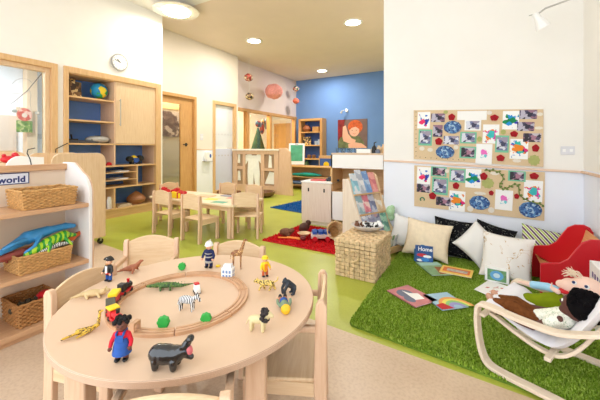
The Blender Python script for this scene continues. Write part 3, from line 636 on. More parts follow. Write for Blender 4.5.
# blue backed shelf unit in the far corner
x0, x1 = onY(298.5, 150, 10.35).x, onY(322, 150, 10.35).x
t = thing('corner_shelf_unit', 'tall oak shelf unit with a blue back in the far corner of the room', 'shelf', ((x0+x1)/2, 10.55, 0))
W = x1-x0; ZT = EYE+(HOR-117.5)*11.3/FPX
MB().box(-W/2, -W/2+.09, -.2, .18, 0, ZT).build('side_panel', oak, t, bevel=.004); MB().box(W/2-.09, W/2, -.2, .18, 0, ZT).build('side_panel', oak, t, bevel=.004)
MB().box(-W/2+.09, W/2-.09, -.2, .18, ZT-.08, ZT).build('top_panel', oaky, t)
MB().box(-W/2+.09, W/2-.09, .165, .18, 0, ZT-.08).build('back_panel', plain('mid blue board', (60, 96, 168), .6, .04), t)
shz = [EYE+(HOR-y)*11.2/FPX for y in (131.5, 145.3, 159.5)]+[.45]
for z in shz: MB().box(-W/2+.09, W/2-.09, -.18, .165, z-.02, z+.02).build('shelf', oaky, t)
cx = (x0+x1)/2; Y = 10.48
for lb, nm, x, k, mb, m in [('brown rounded pot on the top shelf of the corner unit', 'brown_pot', -.2, 0, MB().lathe([(.1, 0), (.16, .1), (.12, .2), (.04, .26), (.0001, .27)], 20), plain('terracotta', (158, 92, 54), .6)),
   ('tan box on the top shelf of the corner unit', 'tan_box', .2, 0, MB().box(-.12, .12, -.1, .1, 0, .18), plain('tan card', (200, 150, 90), .7)),
   ('framed pictures leaning on the second shelf of the corner unit', 'framed_pictures', -.17, 1, MB().box(-.2, .14, -.02, .02, 0, .3), cells('photo pattern', [(0, S(60, 50, 40)), (.4, S(220, 190, 120)), (.7, S(110, 90, 90))], 20)),
   ('blue and white pots on the second shelf of the corner unit', 'blue_pots', .2, 1, MB().lathe([(.06, 0), (.08, .14), (.0001, .14)], 16).box(.08, .16, -.05, .05, 0, .2), plain('pale blue', (170, 196, 226), .5)),
   ('row of brown jars on the third shelf of the corner unit', 'brown_jars', -.1, 2, MB().lathe([(.07, 0), (.08, .12), (.0001, .15)], 16).lathe([(.07, 0), (.08, .12), (.0001, .15)], 16, (.2, 0, 0)), plain('brown glaze', (120, 84, 56), .4)),
   ('dark green jar on the lowest shelf of the corner unit', 'green_jar', -.2, 3, MB().lathe([(.07, 0), (.1, .1), (.05, .2), (.05, .24), (.0001, .24)], 16), plain('dark green glaze', (50, 90, 60), .4))]:
    tag(mb.build(nm, m, bevel=.005, loc=(cx+x, Y, shz[k]+.02)), lb, 'box' if 'box' in nm else 'picture' if 'picture' in nm else 'pot')
# low blue cabinet against the blue wall
p = onY(326, 160, 9.4); t = thing('blue_cabinet', 'low cabinet with a blue front and yellow disc beside the white play counter', 'cabinet', (p.x, 9.5, 0))
MB().box(-.25, .3, -.12, .2, 0, .95).build('body', maple, t, bevel=.004)
MB().box(-.21, .26, -.14, -.12, .3, .86).build('front', plain('blue drawer front', (62, 100, 176), .5, .04), t)
MB().lathe([(.0001, 0), (.1, 0), (.1, .012), (.0001, .012)], 24, mtx=Matrix.Translation((.03, -.14, .66)) @ Matrix.Rotation(PI/2, 4, 'X')).build('disc', yellow, t)
# portrait on the blue wall
pa, pb_ = onY(338, 120, YB-.01), onY(367.3, 149, YB-.01)
W, H = pb_.x-pa.x, 1.02
t = thing('portrait_poster', 'large square photo of a red haired child with folded arms on the blue wall', 'picture', ((pa.x+pb_.x)/2, YB-.002, pa.z-H/2))
def flatp(pts, k): return MB().prism([((a-.5)*W, (.5-b)*H) for a, b in pts], -.021-.0008*k, -.02-.0008*k, 'xz')
def fe(cx, cy, rx, ry, n=28): return [(cx+rx*math.cos(2*PI*i/n), cy+ry*math.sin(2*PI*i/n)) for i in range(n)]
MB().box(-W/2, W/2, -.02, 0, -H/2, H/2).build('canvas', plain('taupe backdrop', (120, 96, 92), .6, .25, 2), t)
flatp([(0, 0), (.25, 0), (.2, .35), (.28, .7), (0, .75)], 0).build('backdrop_left', plain('dark crimson backdrop', (134, 30, 30), .6, .5, 5), t)
hair = plain('copper hair print', (206, 92, 36), .6, .3, 12); skin_p = plain('pale skin print', (244, 188, 162), .6, .05, 5)
flatp(fe(.6, .27, .25, .24), 1).build('printed_hair', hair, t)
flatp([(.1, .62), (.4, .55), (.75, .6), (.9, .8), (.9, 1), (.02, 1), (.02, .75)], 1).build('printed_shirt', plain('olive print', (110, 120, 80), .6, .3, 8), t)
flatp(fe(.57, .4, .17, .2), 2).build('printed_face', skin_p, t)
flatp([(.42, .2), (.55, .16), (.75, .24), (.76, .36), (.62, .26), (.48, .3), (.41, .38)], 3).build('printed_fringe', hair, t)
flatp([(.18, .25), (.28, .2), (.36, .5), (.48, .66), (.62, .72), (.6, .82), (.4, .84), (.2, .76), (.16, .6)], 3).build('printed_arm', skin_p, t)
flatp([(.36, .86), (.6, .8), (.82, .84), (.98, .96), (.98, 1), (.38, 1)], 3).build('printed_arm', skin_p, t)
for a in (.5, .64): flatp(fe(a, .385, .017, .012), 4).build('printed_eye', plain('dark print', (66, 44, 40), .6), t)
flatp([(.5, .49), (.57, .52), (.65, .48), (.58, .505)], 4).build('printed_mouth', plain('mouth print', (176, 70, 66), .6), t)
# pompoms hung by the end wall
for lb, x, y, r, mm in [('small red and green patchwork paper ball high by the internal windows', 248.5, 77.5, .135, cells('patch ball red', [(0, S(150, 50, 46)), (.35, S(226, 206, 170)), (.6, S(74, 96, 60)), (.8, S(190, 84, 70))], 22)),
                    ('small black and cream patterned paper ball below the red and green one', 249.5, 96.5, .125, cells('patch ball cream', [(0, S(60, 50, 44)), (.35, S(232, 210, 160)), (.7, S(140, 110, 80))], 22)),
                    ('large pink paper ball lantern hanging by the internal windows', 274, 91.5, .3, plain('pink tissue', (238, 160, 152), .9, .22, 26, bmp=1)),
                    ('small green and pink paper ball hanging nearest the ceiling corner', 296, 88.8, .12, cells('patch ball green', [(0, S(70, 110, 90)), (.35, S(214, 140, 120)), (.65, S(90, 60, 60)), (.8, S(230, 200, 190))], 20)),
                    ('small coral paper ball hanging under the green and pink one', 296, 101, .125, plain('coral tissue', (232, 120, 98), .9, .3, 40))]:
    X = XM+.42; q = onX(x, y, X)
    t = thing('paper_ball', lb, 'decoration', q, group='paper balls hanging by the end wall')
    b_ = MB().ell((0, 0, 0), (r, r, r*.84), 22).build('ball', mm, t)
    tx = bpy.data.textures.get('crinkle') or bpy.data.textures.new('crinkle', 'VORONOI'); tx.noise_scale = .06
    dm_ = b_.modifiers.new('Displace', 'DISPLACE'); dm_.texture = tx; dm_.strength = -r*.18; dm_.mid_level = .3; dm_.texture_coords = 'LOCAL'
    MB().tube([(0, 0, r*.8), (0, 0, CZ-q.z)], .003, 5).build('string', plain('white string', (220, 214, 206), .8), t)
# white low cabinet
t = thing('low_cabinet', 'low pale cabinet with a flat lid at the back of the red rug', 'cabinet', (-2.21, 4.62, 0))
pale = wood('pale ash', (228, 210, 194), (240, 226, 212))
MB().box(-.26, .26, -.18, .2, .0, .05).build('plinth', pale, t)
MB().box(-.26, .26, -.2, .2, .05, .655).build('body', pale, t, bevel=.004)
MB().box(-.27, .27, -.215, .21, .655, .68).build('top', whitep, t, bevel=.004)
MB().box(-.255, .255, -.214, -.2, .06, .645).build('door', pale, t, bevel=.003)
for x in (-.13, .14): MB().box(x-.012, x+.012, -.218, -.213, .52, .575).build('handle_slot', black, t, bevel=.002)
tag(MB().box(-.12, .12, -.08, .08, 0, .02).build('red_book', plain('red and white cover', (206, 80, 76), .6), loc=(-2.24, 4.58, .68), rz=.2), 'small red book lying on the low pale cabinet', 'book')
tag(MB().box(-.1, .1, -.1, .1, 0, .03).ell((0, 0, .04), (.08, .08, .03)).build('dark_cloth', plain('dark slate cloth', (60, 66, 74), .8, .3), loc=(-2.04, 4.66, .68), rz=.5), 'dark cloth bundle on the right of the low pale cabinet', 'cloth')
# white play counter
t = thing('play_counter', 'white play kitchen counter with an open sink bay beside the book display', 'counter', (-1.56, 4.64, 0))
x0, x1 = -.40, .41; D = .22
MB().box(x0, x1, -D, D, 1.1, 1.125).build('worktop', plain('oak worktop', (216, 190, 160), .4), t, bevel=.003)
MB().box(x0, x1, -D, -D+.02, .9, 1.1).build('fascia', whitep, t)
MB().box(x0, x0+.02, -D, D, .1, 1.1).build('side_panel', maple, t); MB().box(x1-.02, x1, -D, D, .1, 1.1).build('side_panel', maple, t)
MB().box(x0+.02, x1-.02, D-.02, D, .1, 1.1).build('back_panel', maplex, t)
MB().box(x0+.02, x1-.02, -D+.02, D-.02, .53, .55).build('sink_shelf', maplex, t)
MB().box(x0, x1, -D, -D+.02, .12, .545).build('front_panel', whitep, t)
for x in (x0+.03, x1-.03): MB().box(x-.02, x+.02, -D+.04, D-.04, 0, .12).build('leg', maple, t)
MB().tube([(-.12, .05, .55), (-.12, .05, .74), (-.1, .02, .79), (-.04, -.02, .79), (-.02, -.04, .74)], .014).build('tap', steel, t)
gl = glass('tumbler glass', (225, 235, 240))
for k in range(7):
    x = -1.9+.055*k
    tag(MB().lathe([(.018, 0), (.024, .075), (.021, .075), (.016, .005), (.0001, .005)], 14).build('glass_tumbler', gl, loc=(x, 4.52+.05*(k % 2), 1.125)), 'clear glass tumbler on the white play counter, number %s from its left end' % ('one', 'two', 'three', 'four', 'five', 'six', 'seven')[k], 'glass', 'glass tumblers on the play counter')
tag(MB().box(-.11, .11, -.06, .06, 0, .06).build('white_box', whitep, bevel=.006, loc=(-1.47, 4.53, 1.125)), 'low white box in the middle of the white play counter', 'box')
t = thing('dark_bottle', 'black bottle with a curved pump beside the white box on the counter', 'bottle', (-1.33, 4.53, 1.125))
MB().lathe([(.035, 0), (.035, .08), (.015, .11), (.0001, .11)], 16).build('body', black, t); MB().tube([(0, 0, .1), (0, 0, .15), (.03, 0, .16)], .008).build('pump', black, t)
for lb, x, y, h, r, m in [('cream jar at the right of the white play counter', -1.27, 4.56, .11, .033, plain('cream jar', (236, 214, 180), .5)), ('cream bottle with amber lid near the right end of the counter', -1.2, 4.55, .13, .03, plain('amber cream', (232, 190, 140), .5)), ('short grey pot in front of the cream jars on the counter', -1.26, 4.47, .06, .035, plain('grey pot', (110, 120, 140), .4))]:
    tag(MB().lathe([(r, 0), (r, h*.7), (r*.6, h*.8), (r*.6, h), (.0001, h)], 18).build('jar', m, loc=(x, y, 1.125)), lb, 'jar')
# ================================================================ rugs
def rug(lb, name, pts, m, mp, dens, h, cx, cy, cat='rug', th=.012):
    t = thing(name, lb, cat, (cx, cy, 0))
    pts = [(a-cx, b-cy) for a, b in pts]
    MB().prism(pts, .001, th, 'xy').build('backing', m, t)
    xs = [p[0] for p in pts]; ys = [p[1] for p in pts]; mb = MB(); rnd = random.Random(3)
    def inside(x, y):
        c = False; j = len(pts)-1
        for i in range(len(pts)):
            xi, yi = pts[i]; xj, yj = pts[j]
            if (yi > y) != (yj > y) and x < (xj-xi)*(y-yi)/(yj-yi)+xi: c = not c
            j = i
        return c
    n = int(dens*(max(xs)-min(xs))*(max(ys)-min(ys)))
    V = []; F = []
    for _ in range(n):
        x = rnd.uniform(min(xs), max(xs)); y = rnd.uniform(min(ys), max(ys))
        if not inside(x, y): continue
        a = rnd.uniform(0, 2*PI); wv = .003*(1+.4*rnd.random()); l = h*rnd.uniform(.6, 1.15)*(1+.22*math.sin(x*23+math.sin(y*17)*2)*math.sin(y*21)); b = rnd.uniform(0, 2*PI); ln = l*rnd.uniform(.1, .6)
        dx, dy = math.cos(a)*wv, math.sin(a)*wv; ex, ey = math.cos(b)*ln, math.sin(b)*ln; k = len(V)
        V += [(x-dx, y-dy, th), (x+dx, y+dy, th), (x+dx*.8+ex*.4, y+dy*.8+ey*.4, th+l*.7), (x-dx*.8+ex*.4, y-dy*.8+ey*.4, th+l*.7), (x+ex, y+ey, th+l)]
        F += [(k, k+1, k+2, k+3), (k+3, k+2, k+4)]
    me = bpy.data.meshes.new('pile'); me.from_pydata(V, [], F); me.materials.append(mp)
    o = bpy.data.objects.new('pile', me); C.objects.link(o); o.parent = t; o['kind'] = 'stuff'
    return t
def pile(name, c1, c2, c3):
    m, nt, b = newmat(name, .85, .1); g = nt.nodes.new('ShaderNodeNewGeometry'); r = ramp(nt, [(0, S(*c1)), (.5, S(*c2)), (1, S(*c3))])
    nt.links.new(g.outputs['Random Per Island'], r.inputs['Fac']); nt.links.new(r.outputs['Color'], b.inputs['Base Color']); return m
gp = pile('green shag pile', (112, 148, 36), (150, 182, 58), (190, 212, 98))
rug('thick green shag rug in the reading corner', 'shag_rug', [(-.775, 2.06), (-.75, 2.03), (.25, 1.905), (.80, 1.84), (.815, 3.8), (-.80, 3.8)], plain('green rug base', (110, 142, 40), .9, .2, 20), gp, 42000, .02, 0, 2.9)
rug('bright red rug with small toys in the middle of the room', 'red_rug', [(-2.45, 3.34), (-1.36, 3.30), (-1.36, 4.24), (-2.40, 4.32)], plain('red rug base', (190, 16, 26), .9, .1, 20), pile('red pile', (170, 10, 20), (222, 24, 34), (240, 50, 54)), 9000, .016, -1.9, 3.8)
rug('blue rug behind the low pale cabinet', 'blue_rug', [(-3.66, 5.26), (-2.2, 4.98), (-2.2, 6.4), (-3.5, 6.45)], plain('blue rug base', (10, 84, 150), .9, .1, 20), pile('blue pile', (6, 70, 130), (14, 100, 176), (30, 120, 190)), 4000, .016, -2.9, 5.7)
RZ = .03
# toys on the red rug
def tiny(lb, name, cat, x, y, mb, m, rz=0, z=.02, **k):
    p = at(x, y, z); return tag(mb.build(name, m, loc=p, rz=rz, **k), lb, cat)
brn = plain('brown wicker ball', (116, 72, 48), .7, .35, 40)
tiny('brown animal toy at the left of the red rug', 'brown_toy', 'toy', 286, 235.5, MB().ell((0, 0, .05), (.09, .06, .05)).ell((.08, 0, .07), .035).ell((-.05, .03, .03), .04).ell((.04, -.04, .02), .025), brn, .4)
tiny('dark brown animal toy at the back of the red rug', 'dark_brown_toy', 'toy', 304.5, 231, MB().ell((0, 0, .06), (.08, .06, .06)).ell((.06, .0, .11), .04).ell((.08, 0, .13), .014).ell((-.04, .03, .02), .03), plain('dark brown toy', (84, 50, 40), .7, .3, 30), 1)
tiny('small wooden bowl on the red rug', 'wooden_bowl', 'bowl', 304, 236.5, MB().lathe([(.04, 0), (.09, .05), (.085, .05), (.036, .008), (.0001, .008)], 24), plain('pale wood bowl', (222, 190, 150), .5))
tiny('orange stick toy lying at the front of the red rug', 'orange_stick', 'toy', 290, 239, MB().tube([(-.16, 0, .012), (.0, .01, .012), (.16, -.02, .012)], .009).tube([(-.05, .05, .012), (.12, .03, .012)], .008), orange, .3)
tiny('small dark ball toy at the front of the red rug', 'dark_ball', 'toy', 303, 240.5, MB().ell((0, 0, .03), (.04, .035, .03)).ell((.03, 0, .04), .015), plain('dark red toy', (110, 20, 26), .5))
p = at(321, 239.5, .02); t = thing('toy_wagon', 'red toy wagon loaded with blue bricks on the red rug', 'toy wagon', p, rz=.5)
MB().box(-.13, .13, -.08, .08, .03, .08).build('body', plain('wagon grey', (210, 186, 176), .5), t, bevel=.01)
for x in (-.08, .08):
    for y in (-.085, .085): MB().tube([(x, y-.01, .03), (x, y+.01, .03)], .03, 16).build('wheel', red, t)
for k in range(6): MB().box(-.03, .03, -.03, .03, 0, .04).build('blue_brick', blue, t, bevel=.004, loc=(-.08+.075*(k % 3), -.035+.07*(k//3), .08), rz=.2*k)
p = at(335, 239, .02); t = thing('wicker_pot', 'round wicker basket tipped on its side by the red rug', 'basket', (p.x, p.y, .125), rot=(R(70), R(12), R(30)))
mb = MB()
for k in range(10): r_ = .075+.004*k; mb.tube([(r_*math.cos(a)+.003*math.sin(a*10+k*PI)*math.cos(a), r_*math.sin(a)+.003*math.sin(a*10+k*PI)*math.sin(a), -.09+k*.018) for a in [2*PI*i/40 for i in range(40)]], .0105, 6, True)
mb.build('weave', wick[1], t); MB().lathe([(.0001, -.1), (.078, -.1), (.078, -.09), (.0001, -.09)], 24).build('bottom', wick[0], t)
# ================================================================ wicker chest with bowl
t = thing('wicker_chest', 'square wicker chest with a lid on the edge of the green rug', 'chest', (-.99, 3.02, 0), rz=R(-2)); t.scale = (1, 1, 1.12)
chw = plain('pale rush weave', (224, 196, 154), .75, .24, 34, .2)
def pads(mb, w, d, z0, z1, rows, nx, ny, skin=.006):
    ph_ = (z1-z0)/rows
    for k in range(rows):
        za, zb_ = z0+k*ph_+.0015, z0+(k+1)*ph_-.0015
        for n_, L_, D_, ax in ((nx, w, d, 0), (ny, d, w, 1)):
            pw = L_/n_
            for i in range(n_):
                o_ = skin*(1.0 if (i+k) % 2 else .35)
                a0, a1 = -L_/2+i*pw+.0015, -L_/2+(i+1)*pw-.0015
                for s_ in (-1, 1):
                    f0, f1 = sorted((s_*(D_/2-.012), s_*(D_/2+o_)))
                    if ax == 0: mb.box(a0, a1, f0, f1, za, zb_)
                    else: mb.box(f0, f1, a0, a1, za, zb_)
    return mb
pads(MB(), .385, .485, 0.0, .245, 8, 8, 10).build('weave', chw, t, bevel=.004)
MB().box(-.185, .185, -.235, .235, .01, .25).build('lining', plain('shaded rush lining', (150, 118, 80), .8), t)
pads(MB(), .40, .50, .25, .312, 2, 8, 10).build('lid_rim', chw, t, bevel=.004)
lid = MB()
for i in range(10):
    for j in range(8):
        x = -.175+j*.05; y = -.225+i*.05; lid.box(x-.0235, x+.0235, y-.0235, y+.0235, .29, .318 if (i+j) % 2 else .313)
lid.build('lid', chw, t, bevel=.005)
MB().tube([(-.045+.0, -.268, .2)]+[(.045*math.cos(a), -.272, .2+.05*math.sin(a)) for a in [PI+i*PI/8 for i in range(9)]]+[(.045, -.268, .2)], .007, 6).tube([(.05*math.cos(a), -.272, .2+.045*math.sin(a)) for a in [i*PI/4 for i in range(8)]], .005, 6, True).build('handle', chw, t)
MB().tube([(.222, .045*math.cos(a)-.05, .2+.045*math.sin(a)) for a in [i*PI/4 for i in range(8)]], .006, 6, True).build('handle', chw, t)
bp = at(367.5, 229.5, .37); BX, BY = bp.x, bp.y
t = thing('toy_bowl', 'shallow pale dish on the wicker chest full of animal toys', 'bowl', (BX, BY, .362), rz=R(20))
MB().lathe([(.07, .0), (.12, .02), (.165, .055), (.16, .058), (.115, .027), (.0001, .01)], 36, mtx=Matrix.Diagonal((1, .8, 1, 1))).build('dish', plain('grey white dish', (226, 222, 220), .4), t)
def crit(lb, dx, dy, m, r=.03, group='small toy animals in the dish', z=.05):
    a = random.random()*6
    tag(MB().ell((0, 0, 0), (r*1.2, r*.75, r*.75)).ell((r*1.2, 0, r*.4), r*.5).cap((r*.6, r*.4, 0), (r*.7, r*.6, -r*.8), r*.25, r*.2).cap((-r*.6, -r*.4, 0), (-r*.7, -r*.6, -r*.7), r*.25, r*.2).ell((r*1.3, r*.3, r*.8), r*.16).ell((r*1.3, -r*.3, r*.8), r*.16).build('toy_animal', m, loc=(BX+dx, BY+dy, .362+z), rz=a), lb, 'toy animal', group)
bw = cells('cow patches', [(0, S(24, 24, 26)), (.45, S(240, 240, 238))], 40)
crit('dark brown toy animal at the left of the dish', -.1, -.03, brn, .036); crit('brown toy animal at the back left of the dish', -.06, .04, brn)
crit('black and white toy cow in the middle of the dish', .0, .0, bw, .034, z=.06); crit('black and white toy cow at the right of the dish', .07, .03, bw, .036, z=.06)
crit('small green toy at the back of the dish', .0, .06, green, .022); crit('white toy animal at the right rim of the dish', .11, .05, whitep, .03, z=.065); crit('black toy animal between the two cows', .035, .05, black, .03, z=.05)
# ================================================================ book display
t = thing('book_display', 'birch book display rack with rows of picture books', 'bookcase', (-1.09, 3.65, 0), rz=R(-25))
# local: +x faces the rug, y along the rows
def sidep(): return [(-.26, .02), (.25, .02), (.25, .1), (.2, .15), (.06, .32), (-.08, .6), (-.14, .80), (-.19, .83), (-.26, .83)]
MB().prism(sidep(), -.235, -.215, 'xz').build('side_panel', pale, t, bevel=.003)
MB().prism([(a, b+(.06 if b > .5 else 0)) for a, b in sidep()], .215, .235, 'xz').build('side_panel', birch, t, bevel=.003)
MB().box(-.26, .24, -.215, .215, .03, .05).build('base', mapley, t)
MB().box(.235, .255, -.235, .235, .03, .1).build('front_board', mapley, t, bevel=.003)
MB().prism([(-.26, .83), (-.18, .83), (.16, .05), (.14, .05), (-.2, .8), (-.24, .8)], -.215, .215, 'xz').build('sloping_back', birchy, t)
tiers = [(-.15, .66, .30), (-.07, .44, .26), (.03, .22, .26)]
for x, z, h in tiers: MB().box(x-.0, x+.075, -.215, .215, z-.01, z).box(x+.075, x+.083, -.215, .215, z-.01, z+.008).build('ledge', mapley, t)
for y in (-.2, .2): MB().tube([(.2, y-.012, .022), (.2, y+.012, .022)], .022, 14).build('caster', black, t)
rot12 = Matrix.Translation((-1.09, 3.65, 0)) @ Matrix.Rotation(R(-25), 4, 'Z')
def cover(nm, cs, sc=22): return cells(nm, [(i/len(cs), S(*[v+(255-v)*.28 for v in c])) for i, c in enumerate(cs)], sc)
cv = {(0, 0): ('pale blue and teal picture book', [(120, 190, 206), (214, 220, 226), (90, 160, 190)]), (0, 1): ('grey and white picture book', [(196, 204, 214), (150, 160, 178), (226, 226, 230)]), (0, 2): ('bright blue picture book', [(90, 140, 200), (60, 110, 184), (150, 180, 214)]), (0, 3): ('salmon red picture book', [(214, 96, 96), (226, 130, 120), (190, 70, 80)]),
      (1, 0): ('grey and teal picture book', [(170, 184, 190), (110, 150, 160), (210, 206, 206)]), (1, 1): ('pink and red picture book', [(222, 110, 120), (200, 70, 90), (240, 190, 180)]), (1, 2): ('navy and grey picture book', [(90, 100, 150), (170, 170, 190), (60, 66, 110)]), (1, 3): ('cream picture book', [(222, 190, 150), (200, 160, 110), (236, 220, 200)]),
      (2, 0): ('pale grey blue picture book', [(180, 190, 210), (140, 150, 180), (220, 220, 226)]), (2, 1): ('violet grey picture book', [(130, 130, 170), (100, 100, 140), (190, 186, 200)]), (2, 2): ('dark blue picture book', [(60, 60, 100), (120, 130, 160), (170, 110, 120)]), (2, 3): ('sea green picture book', [(90, 170, 140), (150, 200, 170), (60, 130, 110)])}
for (r_, c_), (lb, cs) in cv.items():
    x, z, h = tiers[r_]; y = -.158+.105*c_; hh = h*(.84+.07*((r_*3+c_*2) % 3)); ww = .102
    lean = Matrix.Translation((x+.055, y, z+.001)) @ Matrix.Rotation(R(-22), 4, 'Y') @ Matrix.Rotation(R((r_*5+c_*7) % 5-2), 4, 'X')
    t = thing('picture_book', '%s on the %s ledge of the book rack' % (lb, ('top', 'middle', 'bottom')[r_]), 'book', (0, 0, 0), group='picture books on the book rack'); t.matrix_world = rot12 @ lean
    MB().box(0.0, .008, -ww/2, ww/2, 0, hh).build('cover', cover('cover %d %d' % (r_, c_), cs, 16+r_*3), t)
    MB().box(-.006, 0, -ww/2+.003, ww/2-.003, .003, hh-.003).build('pages', paper, t)
p = rot12 @ Vector((.02, .225, .52)); tag(MB().ell((0, 0, 0), (.05, .05, .06)).ell((0, .03, -.07), (.04, .04, .05)).ell((.02, 0, .04), .03).build('green_toy', bands('green check cloth', (120, 190, 120), (220, 240, 210), 40, 2), loc=(p.x+.06, 3.78, p.z-.06)), 'green and white soft toy at the right end of the book rack', 'soft toy')
for k, (lb, y, h, cs) in enumerate([('tall pale book standing in the front bin of the book rack', -.06, .2, [(226, 222, 210), (190, 170, 150)]), ('green edged book standing in the front bin of the book rack', .04, .17, [(110, 150, 90), (220, 220, 200)]), ('white book leaning out of the front bin of the book rack', .14, .19, [(240, 240, 236), (200, 206, 214)])]):
    t = thing('picture_book', lb, 'book', (0, 0, 0), group='books in the bin of the book rack'); t.matrix_world = rot12 @ Matrix.Translation((.19, y, .052)) @ Matrix.Rotation(R(8+5*k), 4, 'Y') @ Matrix.Rotation(R(12*k-10), 4, 'Z')
    MB().box(.005, .012, -.06, .06, 0, h).build('cover', cover('bin cover %d' % k, cs, 20), t); MB().box(-.002, .005, -.057, .057, .003, h-.003).build('pages', paper, t)
# ================================================================ pinboards
bur = bands('burlap weave', (214, 186, 146), (230, 206, 168), 70, 1.2, .45, 'X', .9)
YP_ = YW-.018
def board(lb, tl, tr_, br, bl):
    P = [onY(*q, YP_) for q in (tl, tr_, br, bl)]; c = sum(P, Vector())/4
    t = thing('pinboard', lb, 'pinboard', (c.x, YW, c.z))
    mb = MB(); mb.add([(p.x-c.x, -.018, p.z-c.z) for p in P]+[(p.x-c.x, -.0045, p.z-c.z) for p in P], [(0,1,2,3),(7,6,5,4),(0,4,5,1),(1,5,6,2),(2,6,7,3),(3,7,4,0)])
    mb.build('panel', bur, t, smooth=False); return t, P
bt, BP = board('upper burlap pinboard covered with photographs and paintings', (413.7, 110.2), (543.4, 109.2), (543.4, 167), (413.7, 159))
bt2, BP2 = board('lower burlap pinboard below the wooden rail', (414.2, 165.3), (544.9, 172.3), (544.3, 221), (414.2, 206))
st_ = MB()
for k in range(11): p = onY(416, 112+k*4.4, YP_-.001); st_.box(p.x-.004-bt.location.x, p.x+.004-bt.location.x, -.0195, -.018, p.z-.004-bt.location.z, p.z+.004-bt.location.z)
for k in range(9): p = onY(420+k*5.5, 157.2+k*.35, YP_-.001); st_.box(p.x-.004-bt.location.x, p.x+.004-bt.location.x, -.0195, -.018, p.z-.004-bt.location.z, p.z+.004-bt.location.z)
st_.build('stitching', black, bt, smooth=False)['kind'] = 'stuff'
pal = [[(240, 120, 40), (36, 110, 200), (60, 60, 160), (240, 60, 110)], [(230, 60, 170), (70, 190, 190), (240, 130, 50), (220, 70, 160)], [(40, 120, 200), (240, 140, 50), (60, 190, 170), (230, 50, 120), (40, 50, 110)], [(225, 80, 190), (240, 120, 200), (120, 210, 220)], [(60, 60, 180), (50, 150, 220), (200, 50, 120), (40, 140, 90)]]
pm = [splash('painting %d' % i, c, i+1, .045, (.62, .7, .8, .62, .72)[i]) for i, c in enumerate(pal)]
ph = [cells('photograph %d' % i, [(k/4, S(*c)) for k, c in enumerate(cs)], 30) for i, cs in enumerate([[(70, 62, 92), (190, 184, 200), (44, 40, 60), (150, 110, 130)], [(110, 120, 160), (220, 222, 232), (60, 60, 90), (160, 150, 170)], [(84, 70, 100), (44, 40, 50), (170, 120, 140), (200, 190, 200)]])]
mint = plain('mint mount card', (120, 194, 160), .8, .03)
crim = plain('crimson felt', (170, 24, 36), .9, .25, 60); olive = plain('olive felt', (176, 180, 110), .9, .1, 30)
bluef = cells('blue felt mosaic', [(0, S(54, 96, 156)), (.35, S(90, 140, 190)), (.6, S(30, 66, 124)), (.8, S(170, 200, 220))], 60)
off = plain('off white felt', (236, 228, 214), .9, .03)
def place(name, cat, lb, x0, y0, x1, y1, kind, m=None, grp=None, layer=0, tilt=0):
    cx, cy = (x0+x1)/2, (y0+y1)/2; p = onY(cx, cy, YP_); q = onY(x1, cy, YP_); w = abs(q.x-onY(x0, cy, YP_).x); h = (y1-y0)*(p.y*ct-p.x*st)/FPX
    Y = YP_-.0012-.0015*layer; rot = (0, math.atan(-TILT)+tilt, 0)
    if kind == 'rect': o = MB().box(-w/2, w/2, -.001, .001, -h/2, h/2).build(name, m, loc=(p.x, Y, p.z), rot=rot, smooth=False)
    elif kind == 'mount':
        o = MB().box(-w/2, w/2, -.001, .001, -h/2, h/2).build(name, mint if 'green mount' in lb else paper, loc=(p.x, Y, p.z), rot=rot, smooth=False)
        MB().box(-w*.4, w*.4, -.0022, -.001, -h*.38, h*.4).build('print', m, o, smooth=False)
    else:
        n = 22; rnd = random.Random(int(cx*7+cy)); pts = []
        for i in range(n):
            a = 2*PI*i/n; k = 1+({'flower': .08, 'oval': .03, 'blob': .12}[kind])*math.sin(a*(5 if kind == 'flower' else 9)+rnd.random()*.6); pts.append((w/2*k*math.cos(a), h/2*k*math.sin(a)))
        o = MB().prism(pts, -.006 if kind == 'flower' else -.003, 0, 'xz')
        if kind == 'flower': o.prism([(a*.55, b*.55) for a, b in pts], -.014, -.005, 'xz').prism([(a*.25, b*.25) for a, b in pts], -.02, -.013, 'xz')
        if kind == 'oval':
            o.tube([(a*.97, -.004, b*.97) for a, b in pts], .006, 6, True)
        o = o.build(name, m, loc=(p.x, Y, p.z), rot=rot)
    return tag(o, lb, cat, grp)
GP, GF, GH = 'paintings on the pinboards', 'felt flowers on the pinboards', 'photographs on the pinboards'
u, l_ = ' on the upper pinboard', ' on the lower pinboard'
for lb, a, k in [('orange and blue hand print painting at the top left'+u, (417.5, 112, 430, 128.5), 0), ('pink, teal and orange painting just right of centre'+u, (482.7, 124.5, 499, 143.5), 1), ('tall white painting with blue and green blots at the top right'+u, (502.5, 111, 519, 129.5), 4), ('large painting of teal, orange and pink blots at the lower right'+u, (509.8, 139, 528, 159), 2), ('pink squiggle painting at the bottom centre'+u, (475.7, 144, 492, 164), 3),
                 ('orange, pink and blue painting at the top left'+l_, (417, 167, 430.5, 184), 0), ('dark blue and pink painting left of the leaf'+l_, (465.5, 169, 481, 187.8), 4), ('white painting with orange and violet corner, bottom left of centre'+l_, (449, 191, 465, 211.5), 2), ('mostly white painting with a little teal and pink'+l_, (495, 190, 512.6, 210), 3), ('white painting with orange and pink at the right end'+l_, (523.6, 180.5, 542.5, 201.5), 1)]:
    place('child_painting', 'painting', lb, *a, 'rect', pm[k], GP)
